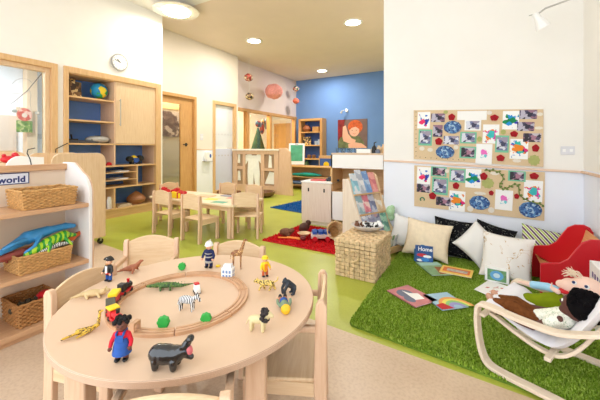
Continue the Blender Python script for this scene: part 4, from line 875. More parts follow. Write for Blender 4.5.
for lb, a, k, kd in [('landscape photograph beside the top left painting'+u, (431, 113.5, 445, 122), 0, 'rect'), ('white edged photograph under the long white label'+u, (464.5, 120, 481, 130.5), 1, 'mount'), ('portrait photograph below the top left pair'+u, (433, 125, 442.5, 136.8), 0, 'rect'), ('photograph on a green mount at the left edge'+u, (418.5, 129.5, 432, 145.5), 1, 'mount'), ('striped looking photograph in the left centre'+u, (443.5, 136, 459, 144.3), 1, 'rect'), ('photograph on a green mount in the centre'+u, (460, 132, 476.5, 143.5), 1, 'mount'), ('white edged photograph at the bottom, with a green mount edge'+u, (459.5, 146.5, 476, 158.3), 2, 'mount'), ('topmost photograph at the right end'+u, (519.3, 110, 537, 119), 0, 'rect'), ('second photograph down at the right end'+u, (517, 122, 534.2, 131), 0, 'rect'), ('third photograph down at the right end'+u, (523, 133.3, 541, 142), 2, 'rect'), ('tall photograph on a green mount right of centre'+u, (495.2, 135.5, 508.8, 152.5), 1, 'mount'),
                     ('photograph on a green mount at the top left'+l_, (431, 166.7, 446.5, 176.6), 2, 'mount'), ('dark photograph at the left edge'+l_, (416.8, 184, 430, 192.3), 2, 'rect'), ('tall photograph on a green mount near the left'+l_, (432, 177.5, 448, 194.7), 1, 'mount'), ('photograph on a green mount above the red flower'+l_, (449.3, 168.7, 465.5, 182.3), 1, 'mount'), ('dark photograph at the bottom left'+l_, (436, 197, 451, 205.6), 2, 'rect'), ('dark photograph on a green mount at the top right'+l_, (508, 171, 525.6, 181.3), 2, 'mount')]:
    place('photograph', 'photograph', lb, *a, kd, ph[k], GH, 1)
def pt(x, y, r, s=1): return (x-r, y-r*s, x+r, y+r*s)
for lb, a in [('crimson felt flower left of the long white label'+u, pt(451.7, 117.2, 3.4)), ('crimson felt flower between two photographs at the left'+u, pt(438.8, 141.5, 3.6)), ('crimson felt flower right of the long white label'+u, pt(494.4, 117.8, 4.3, .72)), ('crimson felt flower left of the stacked photographs'+u, pt(514, 134, 3.8, .8)), ('crimson felt flower at the far right edge'+u, pt(535.5, 148.2, 3.7)), ('crimson felt flower on the bottom edge'+u, pt(500.4, 158, 4.1, .8)),
              ('crimson felt flower at the top centre'+l_, pt(483.7, 176.3, 3.7)), ('crimson felt flower below the green mounted photograph'+l_, pt(456, 185.7, 3.3)), ('crimson felt flower at the lower left'+l_, pt(432.6, 195.8, 3.5)), ('small crimson felt flower between the blue oval and a painting'+l_, pt(491.2, 193, 2.5)), ('wide crimson felt flower near the top right corner'+l_, pt(534, 176, 4.6, .7)), ('small crimson felt flower by the green vine'+l_, pt(516.6, 196.2, 2.6))]:
    place('felt_flower', 'flower', lb, *a, 'flower', crim, GF, 2)
for lb, a in [('blue mosaic oval in the upper left part'+u, (444, 121.3, 461, 133.3)), ('blue mosaic oval at the lower left'+u, (436, 146, 454, 158)), ('blue mosaic oval at the bottom centre'+l_, (469.5, 196, 489.5, 209.3)), ('large blue mosaic oval at the bottom right'+l_, (519, 202.3, 541.5, 217.2))]:
    place('mosaic_oval', 'artwork', lb, *a, 'oval', bluef, 'blue mosaic ovals', 1)
for lb, a in [('small off white felt blob at the lower left'+u, pt(422, 148.5, 2.6, .8)), ('off white felt blob beside the lower left one'+u, pt(430.2, 149.8, 2.8, .7)), ('off white felt blob near the bottom centre'+u, pt(456, 147.3, 2.4, .9)), ('off white felt blob at the top right of the label'+u, pt(489.2, 112.8, 2.8, .7)), ('off white felt strip at the top right corner'+u, (536.5, 112.5, 543, 116)), ('off white felt strip at the right edge'+u, (534.5, 126.5, 543, 129.5)), ('off white felt blob under the blotted painting'+u, (512.5, 159, 521, 162.5)),
              ('white felt blob below the blue oval'+l_, pt(470.2, 208.6, 3)), ('white felt blob right of the centre blue oval'+l_, pt(491.2, 210, 3.2, .9)), ('white felt blob at the top left'+l_, pt(447, 171, 2)), ('small white label at the top right of centre'+l_, (490, 171.7, 499, 175)), ('small white label above the blue oval'+l_, (474, 191.7, 486, 194.8))]:
    place('felt_blob', 'felt shape', lb, *a, 'blob', off, 'off white felt shapes on the pinboards', 2)
place('paper_label', 'label', 'long blank looking white label at the top centre of the upper pinboard', 457, 111, 486.5, 120, 'rect', paper, None, 1)
for lb, a in [('small olive felt leaf on the top edge'+u, pt(445.8, 112.2, 2.2, .8)), ('small olive felt leaf right of centre'+u, pt(503.2, 132, 2.6)), ('small olive felt leaf left of the pink painting'+u, pt(479.5, 139, 2.4, 1.1)), ('large olive felt leaf at the lower right corner'+u, pt(534, 160.3, 5.8, .9)), ('wide olive felt leaf near the centre'+l_, pt(487.8, 183.2, 6, .85))]:
    place('felt_leaf', 'leaf', lb, *a, 'blob', olive, 'olive felt leaves on the pinboards', 1)
c = onY(422.3, 199.3, YP_-.004); tag(MB().tube([(.022*math.cos(a), 0, .02*math.sin(a)) for a in [R(-40+k*25) for k in range(12)]], .006, 6).build('green_curl', plain('emerald felt', (30, 130, 90), .9), loc=c), 'green curled felt ring at the lower left of the lower pinboard', 'felt shape')
vn = [onY(x, y, YP_-.006) for x, y in [(484.5, 170.5), (491, 170), (498.5, 171.7), (502, 175), (503.5, 179), (500, 184), (499.5, 187), (503.5, 189), (508, 187.8), (513, 184.8), (518.5, 184.7), (519, 190), (519.5, 195.5), (525, 199), (531, 202), (538, 203.5), (544, 205.5)]]
vb = MB().tube(vn, .005, 6)
for i in range(len(vn)-1):
    for f in (.2, .7):
        p = vn[i].lerp(vn[i+1], f); vb.ell((p.x+.006, p.y-.003, p.z+.012*(1 if f < .5 else -1)), (.011, .003, .009), 6)
tag(vb.build('felt_vine', plain('moss green felt', (110, 132, 62), .9, .2, 40)), 'moss green leafy felt vine winding across the lower pinboard', 'vine')
# ================================================================ cushions
def cushion(lb, x, y, Y, w, h, m, rz=0, roll=0, lean=18, th=.075, z=.04, grp='cushions along the pinboard wall'):
    a, b = ray(x); X = a*Y/b; n = 18; V = []; F = []
    for s in (1, -1):
        for i in range(n+1):
            for j in range(n+1):
                q, r_ = -1+2*i/n, -1+2*j/n; px = w/2*q*(1-.09*(1-r_*r_)); pz = h/2*r_*(1-.09*(1-q*q))
                d = th*max(0, (1-q*q)*(1-r_*r_))**.42; d += .004*math.sin(q*9+r_*5)*(1-q*q)*(1-r_*r_)
                V.append((px, -s*d, pz))
    m_ = (n+1)**2
    for i in range(n):
        for j in range(n):
            k = i*(n+1)+j; F += [(k, k+n+1, k+n+2, k+1), (m_+k, m_+k+1, m_+k+n+2, m_+k+n+1)]
    mb = MB(); mb.v = V; mb.f = F
    hh = (abs(math.cos(R(roll)))*h+abs(math.sin(R(roll)))*w)/2*math.cos(R(lean))*.97
    o = mb.build('cushion', m, angle=70); e = Euler((R(-lean), R(roll), 0)).to_matrix().to_4x4()
    o.matrix_world = Matrix.Translation((X, Y, z+hh)) @ Matrix.Rotation(rz, 4, 'Z') @ Matrix.Rotation(R(-lean), 4, 'X') @ Matrix.Rotation(R(roll), 4, 'Y')
    return tag(o, lb, 'cushion', grp)
creamc = plain('cream quilted cotton', (244, 226, 196), .9, .05, 30, .1, bmp=.3); whitec = plain('white cotton', (240, 238, 234), .9, .02, 10, .1)
blackc = bands('black printed cotton', (24, 24, 28), (30, 30, 34), 10, 1)
def motif(name, base, ink, sc, thr):
    m, nt, b = newmat(name, .9, .1); no = N(nt, 'ShaderNodeTexNoise', Scale=float(sc), Detail=3.0, Distortion=1.5); nt.links.new(coords(nt), no.inputs['Vector'])
    r = ramp(nt, [(0, S(*base)), (thr, S(*ink)), (thr+.022, S(*base))], 'CONSTANT'); nt.links.new(no.outputs['Fac'], r.inputs['Fac']); nt.links.new(r.outputs['Color'], b.inputs['Base Color']); return m
blackc = motif('black printed cotton', (22, 22, 26), (150, 150, 140), 26, .6); floral = motif('white floral cotton', (242, 238, 232), (206, 176, 134), 9, .57)
m, nt, b = newmat('diagonal stripe cotton', .9, .1); wv = N(nt, 'ShaderNodeTexWave', Scale=11.0); wv.bands_direction = 'DIAGONAL'; nt.links.new(coords(nt, (1, .0, 1)), wv.inputs['Vector'])
r = ramp(nt, [(0, S(96, 70, 96)), (.3, S(244, 240, 232)), (.75, S(176, 196, 92))], 'CONSTANT'); nt.links.new(wv.outputs['Fac'], r.inputs['Fac']); nt.links.new(r.outputs['Color'], b.inputs['Base Color']); stripec = m
cushion('white cushion at the far left end of the reading corner, behind the cream one', 407, 0, 3.74, .36, .36, whitec, roll=10, lean=10)
cushion('black cushion with a fine pale print behind the cream cushion', 456, 0, 3.74, .46, .40, blackc, roll=4, lean=14)
cushion('cream quilted cushion, second along the pinboard wall', 427, 0, 3.58, .46, .385, creamc, roll=6, lean=20)
cushion('black cushion mostly hidden behind the two white cushions', 492, 0, 3.76, .36, .36, blackc, roll=14, lean=10)
cushion('plain white cushion standing on its corner beside the black one', 478, 0, 3.60, .33, .33, whitec, roll=40, lean=20)
cushion('white cushion with a gold floral print in front of the others', 506.5, 0, 3.36, .40, .40, floral, rz=R(-6), roll=3, lean=22)
cushion('diagonally striped cushion behind the red chair', 549, 0, 3.66, .46, .40, stripec, roll=8, lean=16)
# ================================================================ picture books on the green rug
RT = .038
def book(lb, corners, m, th=.008, extra=None, z=RT):
    P = [at(x, y, z) for x, y in corners]; c = sum(P, Vector())/4; u_ = (P[1]-P[0]+P[2]-P[3])/2; v_ = (P[3]-P[0]+P[2]-P[1])/2; a = math.atan2(u_.y, u_.x); w, d = u_.length, v_.length
    t = thing('picture_book', lb, 'book', (c.x, c.y, z), a, 'picture books lying on the green rug')
    MB().box(-w/2, w/2, -d/2, d/2, th-.0015, th).box(-w/2, w/2, -d/2, d/2, 0, .0015).box(-w/2, -w/2+.002, -d/2, d/2, 0, th).build('cover', m, t)
    MB().box(-w/2+.002, w/2-.003, -d/2+.003, d/2-.003, .0015, th-.0015).build('pages', paper, t)
    return t, w, d, th
def deco(t, w, d, th, items):
    for k, (nm, pts, m) in enumerate(items): MB().prism([(a*w/2, b*d/2) for a, b in pts], th+.0003*k, th+.0004+.0003*k, 'xy').build(nm, m, t, smooth=False)
ell = lambda cx, cy, rx, ry, n=20: [(cx+rx*math.cos(2*PI*i/n), cy+ry*math.sin(2*PI*i/n)) for i in range(n)]
ringp = lambda r0, r1: [(r1*math.cos(PI*i/14), -1+r1*math.sin(PI*i/14)*1.2) for i in range(15)]+[(r0*math.cos(PI*i/14), -1+r0*math.sin(PI*i/14)*1.2) for i in range(14, -1, -1)]
gy = plain('slate grey ink', (110, 116, 136), .6, .1)
t, w, d, th = book('pink edged picture book with grey animals, lying flat on the green rug', [(414, 309.5), (434, 301), (411, 286), (388.5, 290)], plain('pink book cover', (206, 128, 130), .5, .12, 12))
deco(t, w, d, th, [('grey_shape', ell(-.2, .3, .55, .45), gy), ('white_shape', [(-.3, -.5), (.4, -.6), (.6, 0), (.1, .2), (-.1, .6)], paper), ('grey_shape', ell(-.55, -.3, .3, .35), gy)])
t, w, d, th = book('picture book with a rainbow on its cover, lying on the green rug', [(433, 310.5), (466.5, 308), (449, 292.5), (431, 296)], plain('pale blue book cover', (170, 206, 226), .5, .05))
deco(t, w, d, th, [('rainbow_band', [(a+.3, b) for a, b in ringp(.95, 1.15)], plain('rainbow orange', (244, 170, 90), .6)), ('rainbow_band', [(a+.3, b) for a, b in ringp(.75, .95)], plain('rainbow yellow', (244, 226, 110), .6)), ('rainbow_band', [(a+.3, b) for a, b in ringp(.55, .75)], plain('rainbow green', (150, 206, 130), .6)), ('rainbow_band', [(a+.3, b) for a, b in ringp(.3, .55)], plain('rainbow lilac', (166, 160, 214), .6)), ('red_shape', [(-1, -1), (-.1, -1), (-.4, -.3), (-1, -.4)], red)])
t, w, d, th = book('green and brown picture book, partly under the orange edged one', [(428.5, 276), (449, 275), (443, 262.5), (418.5, 263)], plain('sage book cover', (140, 178, 130), .5, .2, 14))
deco(t, w, d, th, [('brown_shape', [(-.2, -.9), (.8, -.9), (.8, .1), (.1, .2)], plain('brown print', (160, 96, 54), .6)), ('sky_strip', [(-.9, .4), (.9, .4), (.9, .9), (-.9, .9)], plain('mint sky', (176, 214, 200), .6))])
t, w, d, th = book('long yellow and orange edged picture book on the green rug', [(440.5, 271.5), (472, 279.5), (473, 270.5), (441.5, 266)], plain('golden book cover', (244, 206, 96), .5, .05), z=RT+.009)
deco(t, w, d, th, [('orange_panel', [(-.85, -.6), (.85, -.6), (.85, .6), (-.85, .6)], plain('orange print', (226, 120, 60), .6)), ('grey_panel', [(-.6, -.35), (.7, -.35), (.7, .3), (-.6, .3)], plain('pale figures print', (190, 180, 176), .6, .3, 60))])
P = [at(x, y, RT) for x, y in [(474, 289.5), (501, 301), (518, 290), (489, 280)]]; c = sum(P, Vector())/4
t = thing('drawing_sheet', 'white sheet of paper with red marks lying beside the white armchair', 'drawing', c)
mb = MB(); mb.add([tuple(p-c) for p in P]+[tuple(p-c+Vector((0, 0, .002))) for p in P], [(3,2,1,0),(4,5,6,7),(0,1,5,4),(1,2,6,5),(2,3,7,6),(3,0,4,7)]); mb.build('sheet', paper, t, smooth=False)
mb = MB(); rnd = random.Random(5)
for k in range(14): x, y = rnd.uniform(-.07, .07), rnd.uniform(-.05, .05); mb.box(x-.012, x+.012, y-.004, y+.004, .002, .0026, Matrix.Rotation(rnd.random(), 4, 'Z'))
mb.build('red_marks', plain('faded red ink', (206, 120, 110), .7), t)
# standing books
p = at(424, 262.5, RT); t = thing('picture_book', 'blue picture book standing open against the cream cushion', 'book', (p.x, p.y+.0, RT), .12)
bc = plain('royal blue cover', (30, 84, 150), .45, .3, 30)
rb = Matrix.Rotation(R(-14), 4, 'X'); 
MB().box(-.085, .085, -.003, .003, 0, .165, rb @ Matrix.Rotation(.12, 4, 'Z')).build('cover', bc, t, bevel=.001)
MB().box(-.08, .08, .004, .010, .003, .162, rb @ Matrix.Rotation(.12, 4, 'Z')).build('pages', paper, t)
MB().box(-.11, .0, .014, .018, 0, .17, rb @ Matrix.Rotation(-.35, 4, 'Z')).build('cover_flap', plain('teal cover', (40, 120, 160), .45, .2, 30), t)
tc = bpy.data.curves.new('title', 'FONT'); tc.body = 'Home'; tc.size = .055; tc.extrude = .0005; tc.offset = .001; tc.align_x = 'CENTER'
to = bpy.data.objects.new('title', tc); C.objects.link(to); bpy.context.view_layer.update(); tm = bpy.data.meshes.new_from_object(to.evaluated_get(bpy.context.evaluated_depsgraph_get())); bpy.data.objects.remove(to); tm.materials.clear(); tm.materials.append(paper)
tn = bpy.data.objects.new('title', tm); C.objects.link(tn); tn.parent = t; tn.matrix_local = rb @ Matrix.Rotation(.12, 4, 'Z') @ Matrix.Translation((.01, -.004, .112)) @ Matrix.Rotation(PI/2, 4, 'X')
for k, (x, z, w_, h_, m) in enumerate([(-.02, .07, .05, .016, red), (.03, .06, .04, .014, whitep), (-.04, .02, .03, .012, whitep), (.01, .03, .04, .02, plain('bright blue print', (50, 140, 220), .5))]):
    MB().prism(ell(x, z, w_, h_, 14), -.0045-.0004*k, -.003, 'xz', rb @ Matrix.Rotation(.12, 4, 'Z')).build('printed_shape', m, t)
p = at(497, 281.5, RT); t = thing('picture_box', 'small white picture box with a blue ring, standing by the floral cushion', 'box', (p.x, p.y, RT), -.12)
MB().box(-.09, .09, -.025, .025, 0, .12).build('box', whitep, t, bevel=.002)
MB().box(-.07, .07, -.027, -.025, .012, .108).build('green_panel', plain('grass print', (112, 160, 110), .6, .3, 40), t)
MB().prism(ell(0, .06, .05, .04), -.028, -.027, 'xz').build('blue_disc', plain('sky disc print', (100, 170, 220), .6, .1), t)
MB().prism(ell(0, .06, .025, .02), -.029, -.028, 'xz').build('pale_disc', plain('pale disc print', (200, 226, 236), .6, .1), t)
# ================================================================ red sided chair
t = thing('red_armchair', 'small wooden chair with curved red side panels by the right wall', 'chair', (.41, 3.08, .012))
sp = [(0, .03), (.0, .285), (.05, .30), (.12, .31), (.17, .35), (.21, .42), (.25, .485), (.30, .515), (.36, .52), (.40, .50), (.42, .46), (.42, .03)]
redp = plain('glossy red laminate', (206, 22, 36), .3, .02)
MB().prism(sp, .0, .022, 'xz').build('side_panel', redp, t, bevel=.004)
MB().prism([(a, b+(.015 if b > .2 else 0)) for a, b in sp], .45, .472, 'xz').build('side_panel', redp, t, bevel=.004)
chw_ = wood('warm beech ply', (226, 166, 106), (242, 192, 134), 1)
sb = [(.02, .24), (.06, .2), (.14, .17), (.22, .165), (.27, .2), (.31, .3), (.35, .42), (.37, .5)]
MB().prism(sb+[(a+.012, b-.012) for a, b in reversed(sb)], .022, .45, 'xz').build('seat_shell', chw_, t, bevel=.002)
p = (.70, 2.62, 0); t = thing('storage_box', 'tall white box with purple printed marks behind the white armchair', 'box', (.735, 2.70, .012))
MB().box(-.09, .09, -.16, .14, 0, .43).build('body', whitep, t, bevel=.004)
mb = MB()
for k in range(5): mb.box(-.0915, -.09, -.15+.05*k, -.125+.05*k, .34, .375)
for k in range(5): mb.box(-.07+.032*k, -.05+.032*k, -.162, -.16, .36, .39)
mb.build('printed_marks', plain('purple print', (96, 76, 140), .5), t)['kind'] = 'stuff'
# ================================================================ bentwood armchair
AR = R(-23); AO = (0.0, 2.0, .03)
t = thing('bentwood_armchair', 'small white cushioned bentwood armchair in the right foreground', 'chair', AO, AR)
bent = wood('white birch laminate', (232, 212, 186), (244, 228, 206), 0)
def smooth_path(pts, n=7, closed=False):
    P = [Vector(p) for p in pts]; out = []; m = len(P)
    for i in range(m if closed else m-1):
        g = lambda k: P[k % m] if closed else P[max(0, min(m-1, k))]
        a, b, c, d = g(i-1), g(i), g(i+1), g(i+2)
        for j in range(n):
            s = j/n; out.append(.5*((2*b)+(-a+c)*s+(2*a-5*b+4*c-d)*s*s+(-a+3*b-3*c+d)*s**3))
    if not closed: out.append(P[-1])
    return out
for y in (0, .5):
    loop = [(.05, y, .322), (.2, y, .312), (.34, y, .315), (.46, y, .36), (.55, y, .40), (.63, y, .37), (.665, y, .30), (.68, y, .15), (.70, y, .05), (.66, y, .012), (.5, y, .0), (.3, y, .0), (.12, y, .0), (.045, y, .015), (.01, y, .07), (-.01, y, .18), (-.012, y, .27), (.0, y, .315)]
    MB().bar(smooth_path(loop, 6, True), .054, .018, True, side=(0, 1, 0)).build('side_frame', bent, t, bevel=.003)
spf = [(.0, .285), (.05, .272), (.14, .232), (.24, .198), (.32, .196), (.39, .25), (.47, .38), (.57, .57), (.64, .71)]
for y in (.075, .425): MB().bar(smooth_path([(a, y, b-.026) for a, b in spf], 6), .032, .016, side=(0, 1, 0)).build('seat_rail', bent, t, bevel=.003)
for a, b in ((.01, .262), (.3, .172), (.63, .675)): MB().box(a-.014, a+.014, .0, .5, b-.012, b+.006).build('cross_rail', bent, t, bevel=.003)
MB().box(.56, .58, .0, .5, .0, .03).build('cross_rail', bent, t, bevel=.003)
cl = smooth_path([(a, 0, b) for a, b in spf], 5); V = []; F = []; n = 14; thk = .052
for s in (0, 1):
    for i, p in enumerate(cl):
        a = cl[max(0, i-1)]; b_ = cl[min(len(cl)-1, i+1)]; tt = (b_-a).normalized(); nn = Vector((-tt.z, 0, tt.x))
        for j in range(n+1):
            v = -1+2*j/n; e = min(1, (len(cl)-1-abs(2*i-len(cl)+1))/2/2.5); q = (max(0, 1-v**4))**.5*(max(.0, e))**.4
            o_ = nn*(.004+(thk*(.5+.5*q)) if s else .004+thk*(.5-.5*q)); V.append((p.x+o_.x, .25+v*.222, p.z+o_.z+(.004*math.sin(i*1.4)*q if s else 0)))
m_ = len(cl)*(n+1)
for i in range(len(cl)-1):
    for j in range(n): k = i*(n+1)+j; F += [(k, k+1, k+n+2, k+n+1), (m_+k, m_+k+n+1, m_+k+n+2, m_+k+1)]
for i in range(len(cl)-1):
    for j in (0, n): k = i*(n+1)+j; F.append((k, k+n+1, m_+k+n+1, m_+k))
for j in range(n):
    for i in (0, len(cl)-1): k = i*(n+1)+j; F.append((k, k+1, m_+k+1, m_+k))
mb = MB(); mb.v = V; mb.f = F; mb.build('cushion', plain('pale grey lilac cotton', (244, 243, 248), .9, .02, 10, .1), t, angle=60)
# ---------------------------------------------------------------- dolls on it
def hand(mb, p, d, s, up=(0, 0, 1)):
    p = Vector(p); d = Vector(d).normalized(); sd = d.cross(Vector(up)).normalized(); mb.ell(tuple(p), (s*.9, s*.9, s*.55), 8)
    for k, ln in enumerate((1.3, 1.55, 1.45, 1.1)):
        b = p+sd*s*(-.6+.4*k)+d*s*.4; e = b+d*s*ln*.7-Vector(up)*s*.1; f = e+d*s*ln*.5-Vector(up)*s*.4; mb.cap(b, e, s*.2, s*.19).cap(e, f, s*.19, s*.17)
    mb.cap(p+sd*s*-.6, p+sd*s*-1.2+d*s*.6, s*.24, s*.2)
brown_skin = plain('dark brown doll skin', (92, 52, 44), .7, .06, 20); pink_skin = plain('pink felt skin', (244, 208, 190), .9, .04, 30)
t = thing('doll', 'brown doll with black curly hair, leafy white top and brown trousers lying in the armchair', 'doll', (AO[0]+.049, AO[1]+.001, AO[2]+.0), AR, scale=.84)
mb = MB().cap((.33, .13, .40), (.215, .13, .345), .05, .045).cap((.35, .13, .43), (.38, .13, .455), .026, .03).ell((.41, .13, .49), (.078, .07, .078))
mb.ell((.335, .13, .50), (.014, .011, .014)).ell((.36, .13, .455), (.04, .045, .03)).ell((.41, .06, .49), (.014, .01, .018)).ell((.41, .2, .49), (.014, .01, .018))
for sy, el, ha in ((.07, (.215, .045, .325), (.06, .04, .33)), (.19, (.24, .215, .375), (.15, .17, .385))):
    mb.cap((.335, sy, .415), el, .024, .021).cap(el, ha, .021, .016); hand(mb, ha, Vector(ha)-Vector(el), .02)
for sy in (.095, .165): mb.cap((.2, sy, .345), (.09, sy, .385), .033, .028).cap((.09, sy, .385), (-.025, sy, .36), .028, .022)
mb.blob('body', brown_skin, t, .005, 3)
MB().cap((.34, .13, .405), (.225, .13, .35), .058, .053).cap((.33, .08, .41), (.29, .05, .385), .034, .03).cap((.33, .18, .41), (.295, .205, .395), .034, .03).blob('top', motif('white leafy print cotton', (240, 240, 226), (120, 160, 110), 40, .55), t, .006, 3)
tb = MB().cap((.24, .13, .35), (.19, .13, .342), .055, .05)
for sy in (.092, .168): tb.cap((.2, sy, .345), (.09, sy, .388), .041, .037).cap((.09, sy, .388), (-.0, sy, .368), .037, .034)
tb.blob('trousers', plain('brown corduroy', (112, 66, 34), .95, .2, 50, .1), t, .006, 3)
sb_ = MB()
for sy in (.09, .17): sb_.cap((-.02, sy, .362), (-.045, sy, .40), .024, .02)
sb_.blob('socks', plain('tan felt', (196, 150, 124), .9, .1, 20), t, .005, 3)
hb = MB(); rnd = random.Random(2)
hb.ell((.435, .13, .505), (.088, .088, .085))
for k in range(150):
    a = rnd.uniform(0, 2*PI); z = rnd.uniform(-1, 1); q = math.sqrt(1-z*z); v = Vector((q*math.cos(a), q*math.sin(a), z))
    if v.x < -.62 or (v.x < -.15 and v.z < .1): continue
    hb.ell((.43+v.x*.086, .13+v.y*.088, .505+v.z*.084), rnd.uniform(.01, .018), 6)
hb.build('hair', plain('black curly wool', (14, 12, 14), .95, .3, 60, .1), t, angle=180)
for y in (.108, .152): MB().ell((.343, y, .515), (.007, .008, .009)).build('eye', whitep, t)
for y in (.108, .152): MB().ell((.337, y, .515), (.004, .004, .005)).build('pupil', black, t)
MB().ell((.338, .13, .473), (.005, .018, .005)).build('mouth', plain('dark pink', (150, 60, 66), .6), t)
t = thing('puppet', 'pink faced hand puppet with wispy hair, olive top and pale blue sleeves beside the doll', 'puppet', (AO[0]+.058, AO[1]+.035, AO[2]-.018), AR, scale=.87)
mb = MB().ell((.385, .37, .50), (.095, .078, .082)).ell((.30, .37, .505), (.045, .05, .045)).ell((.262, .37, .50), (.032, .03, .026)).ell((.30, .37, .45), (.042, .045, .024)).ell((.4, .45, .49), (.018, .012, .024)).ell((.4, .285, .49), (.018, .012, .024)).cap((.36, .37, .44), (.32, .37, .40), .035, .04)
mb.blob('head', pink_skin, t, .006, 3)
MB().ell((.285, .345, .472), (.035, .045, .012)).build('mouth', plain('red felt', (196, 30, 40), .8), t)
for e in ((.335, .315, .548), (.395, .305, .545)): MB().ell(e, (.013, .010, .012)).build('eye', whitep, t); MB().ell((e[0]-.002, e[1]-.006, e[2]+.004), (.009, .007, .009)).build('pupil', plain('navy button', (30, 50, 100), .3), t)
hb = MB(); rnd = random.Random(9)
for k in range(40):
    a = rnd.uniform(-.04, .04); b0 = (.335+rnd.uniform(-.02, .03), .37+a, .575); hb.tube([b0, (b0[0]-.02, b0[1]+a*.4, b0[2]+.022), (b0[0]-.03-rnd.random()*.02, b0[1]+a, b0[2]+.016+rnd.uniform(-.015, .02))], .0018, 4)
hb.build('hair', plain('wispy cream hair', (236, 216, 190), .9), t)
MB().cap((.33, .37, .40), (.2, .36, .35), .072, .075).cap((.2, .36, .345), (.1, .33, .345), .07, .05).blob('top', plain('olive green felt', (124, 140, 22), .95, .1, 20, .1), t, .007, 4)
sl = MB().cap((.27, .42, .43), (.17, .435, .435), .028, .026).cap((.17, .435, .435), (.09, .44, .42), .026, .025).blob('sleeve', plain('pale blue knit', (160, 206, 232), .9, .05, 30), t, .005, 3)
hm = MB().cap((.09, .44, .42), (.06, .44, .415), .017, .016); hand(hm, (.045, .44, .415), (-1, .0, .1), .022); hm.blob('hand', pink_skin, t, .004, 2)
hm = MB().cap((.26, .30, .47), (.235, .31, .475), .015, .014); hand(hm, (.228, .31, .48), (-.3, .1, 1), .016, (-1, 0, 0)); hm.blob('hand', pink_skin, t, .004, 2)
# ================================================================ seen through the left glazing
p1, p2 = onX(23, 75, -7.98), onX(30.5, 75, -7.98)
tag(MB().box(-7.99, -7.8, p1.y, p2.y+.05, 0, 3.0).build('wooden_post', plain('peach post', (240, 212, 180), .6, .02), bevel=.004), 'peach coloured post beyond the glazed screen on the left', 'post')
q1, q2 = onX(4, 110, -7.7), onX(22, 148, -7.7)
t = thing('wall_panel', 'pale wooden wall panel beyond the glazed screen', 'panel', (-7.95, (q1.y+q2.y)/2, 0))
MB().box(-.04, .0, -(q2.y-q1.y)/2-.3, (q2.y-q1.y)/2, 1.15, EYE+(148-112)*5.6/FPX).build('board', plain('pale peach board', (226, 206, 190), .7, .03), t); MB().box(-.04, .04, -(q2.y-q1.y)/2-.3, (q2.y-q1.y)/2, 1.1, 1.15).build('rail', mapley, t)
c = onX(24.5, 120, -7.75); t = thing('flower_poster', 'poster of a red poppy above green leaves, hanging beyond the glazed screen', 'poster', (-7.75, c.y, c.z), scale=.75)
MB().box(-.01, 0, -.17, .17, -.32, .32).build('sheet', plain('poster sheet', (226, 200, 170), .7), t)
MB().box(0, .001, -.17, .17, -.32, -.02).build('leaf_area', cells('leaf print', [(0, S(90, 130, 50)), (.5, S(130, 160, 70)), (.8, S(190, 190, 130))], 14), t)
MB().prism(ell(0, .14, .16, .17), 0, .003, 'yz').build('poppy', cells('petal print', [(0, S(206, 80, 66)), (.5, S(226, 120, 100)), (.8, S(240, 190, 170))], 12), t)
MB().prism(ell(.0, .12, .06, .06), .003, .005, 'yz').build('poppy_heart', plain('pale heart print', (236, 214, 196), .7), t)
for nm, lb, x0, y0, x1, y1, xx in [('light_switch', 'white socket plate on the pale wall beyond the glazed screen', 36, 134, 42, 139, -7.99)]:
    a, b = onX(x0, y0, xx), onX(x1, y1, xx); tag(MB().box(-7.995, -7.98, a.y, b.y, b.z, a.z).build(nm, plain('grey plate', (206, 210, 216), .5), bevel=.003), lb, 'switch')
XB = -5.72
def bp(*pp): return [tuple(onX(x, y, XB)) for x, y in pp]
t = thing('hanging_branch', 'thin bare twig mobile hanging behind the left glazing', 'branch', (0, 0, 0))
MB().tube(bp((43.5, 71.5), (38, 78), (33, 84), (27, 91), (21, 96), (15, 101), (9, 105)), [.006, .006, .005, .005, .004, .003, .002], 6).build('main_twig', plain('grey brown bark', (110, 98, 96), .8), t)
for pts in ([(0, 93.5), (8, 94), (16, 93.5), (25, 94.5), (29, 90)], [(41, 74), (43, 80), (42, 86), (44, 92), (43, 98)], [(29, 89), (31, 95), (30, 102), (31, 108)], [(17, 99), (18, 104), (20, 108)], [(33, 84), (29, 80), (23, 78), (16, 80), (12, 84)]):
    MB().tube(bp(*pts), .0022, 5).build('side_twig', plain('grey bark', (150, 142, 140), .8), t)
MB().tube([onX(43.5, 71.5, XB), (XB, onX(43.5, 71.5, XB).y-.02, 2.4)], .002, 4).build('string', whitep, t)
for k, (x, y) in enumerate([(14.5, 111), (37.5, 113)]):
    q = onX(x, y, XB); tag(MB().ell((0, 0, 0), (.006, .032, .026)).tube([(0, 0, .026), (0, 0, 2.4-q.z if k else .2)], .0015, 4).build('paper_disc', plain('translucent grey paper', (206, 210, 216), .7), loc=q), ['pale paper disc hanging at the left of the twig mobile', 'pale paper disc hanging at the right of the twig mobile'][k], 'decoration', 'paper discs on the twig mobile')
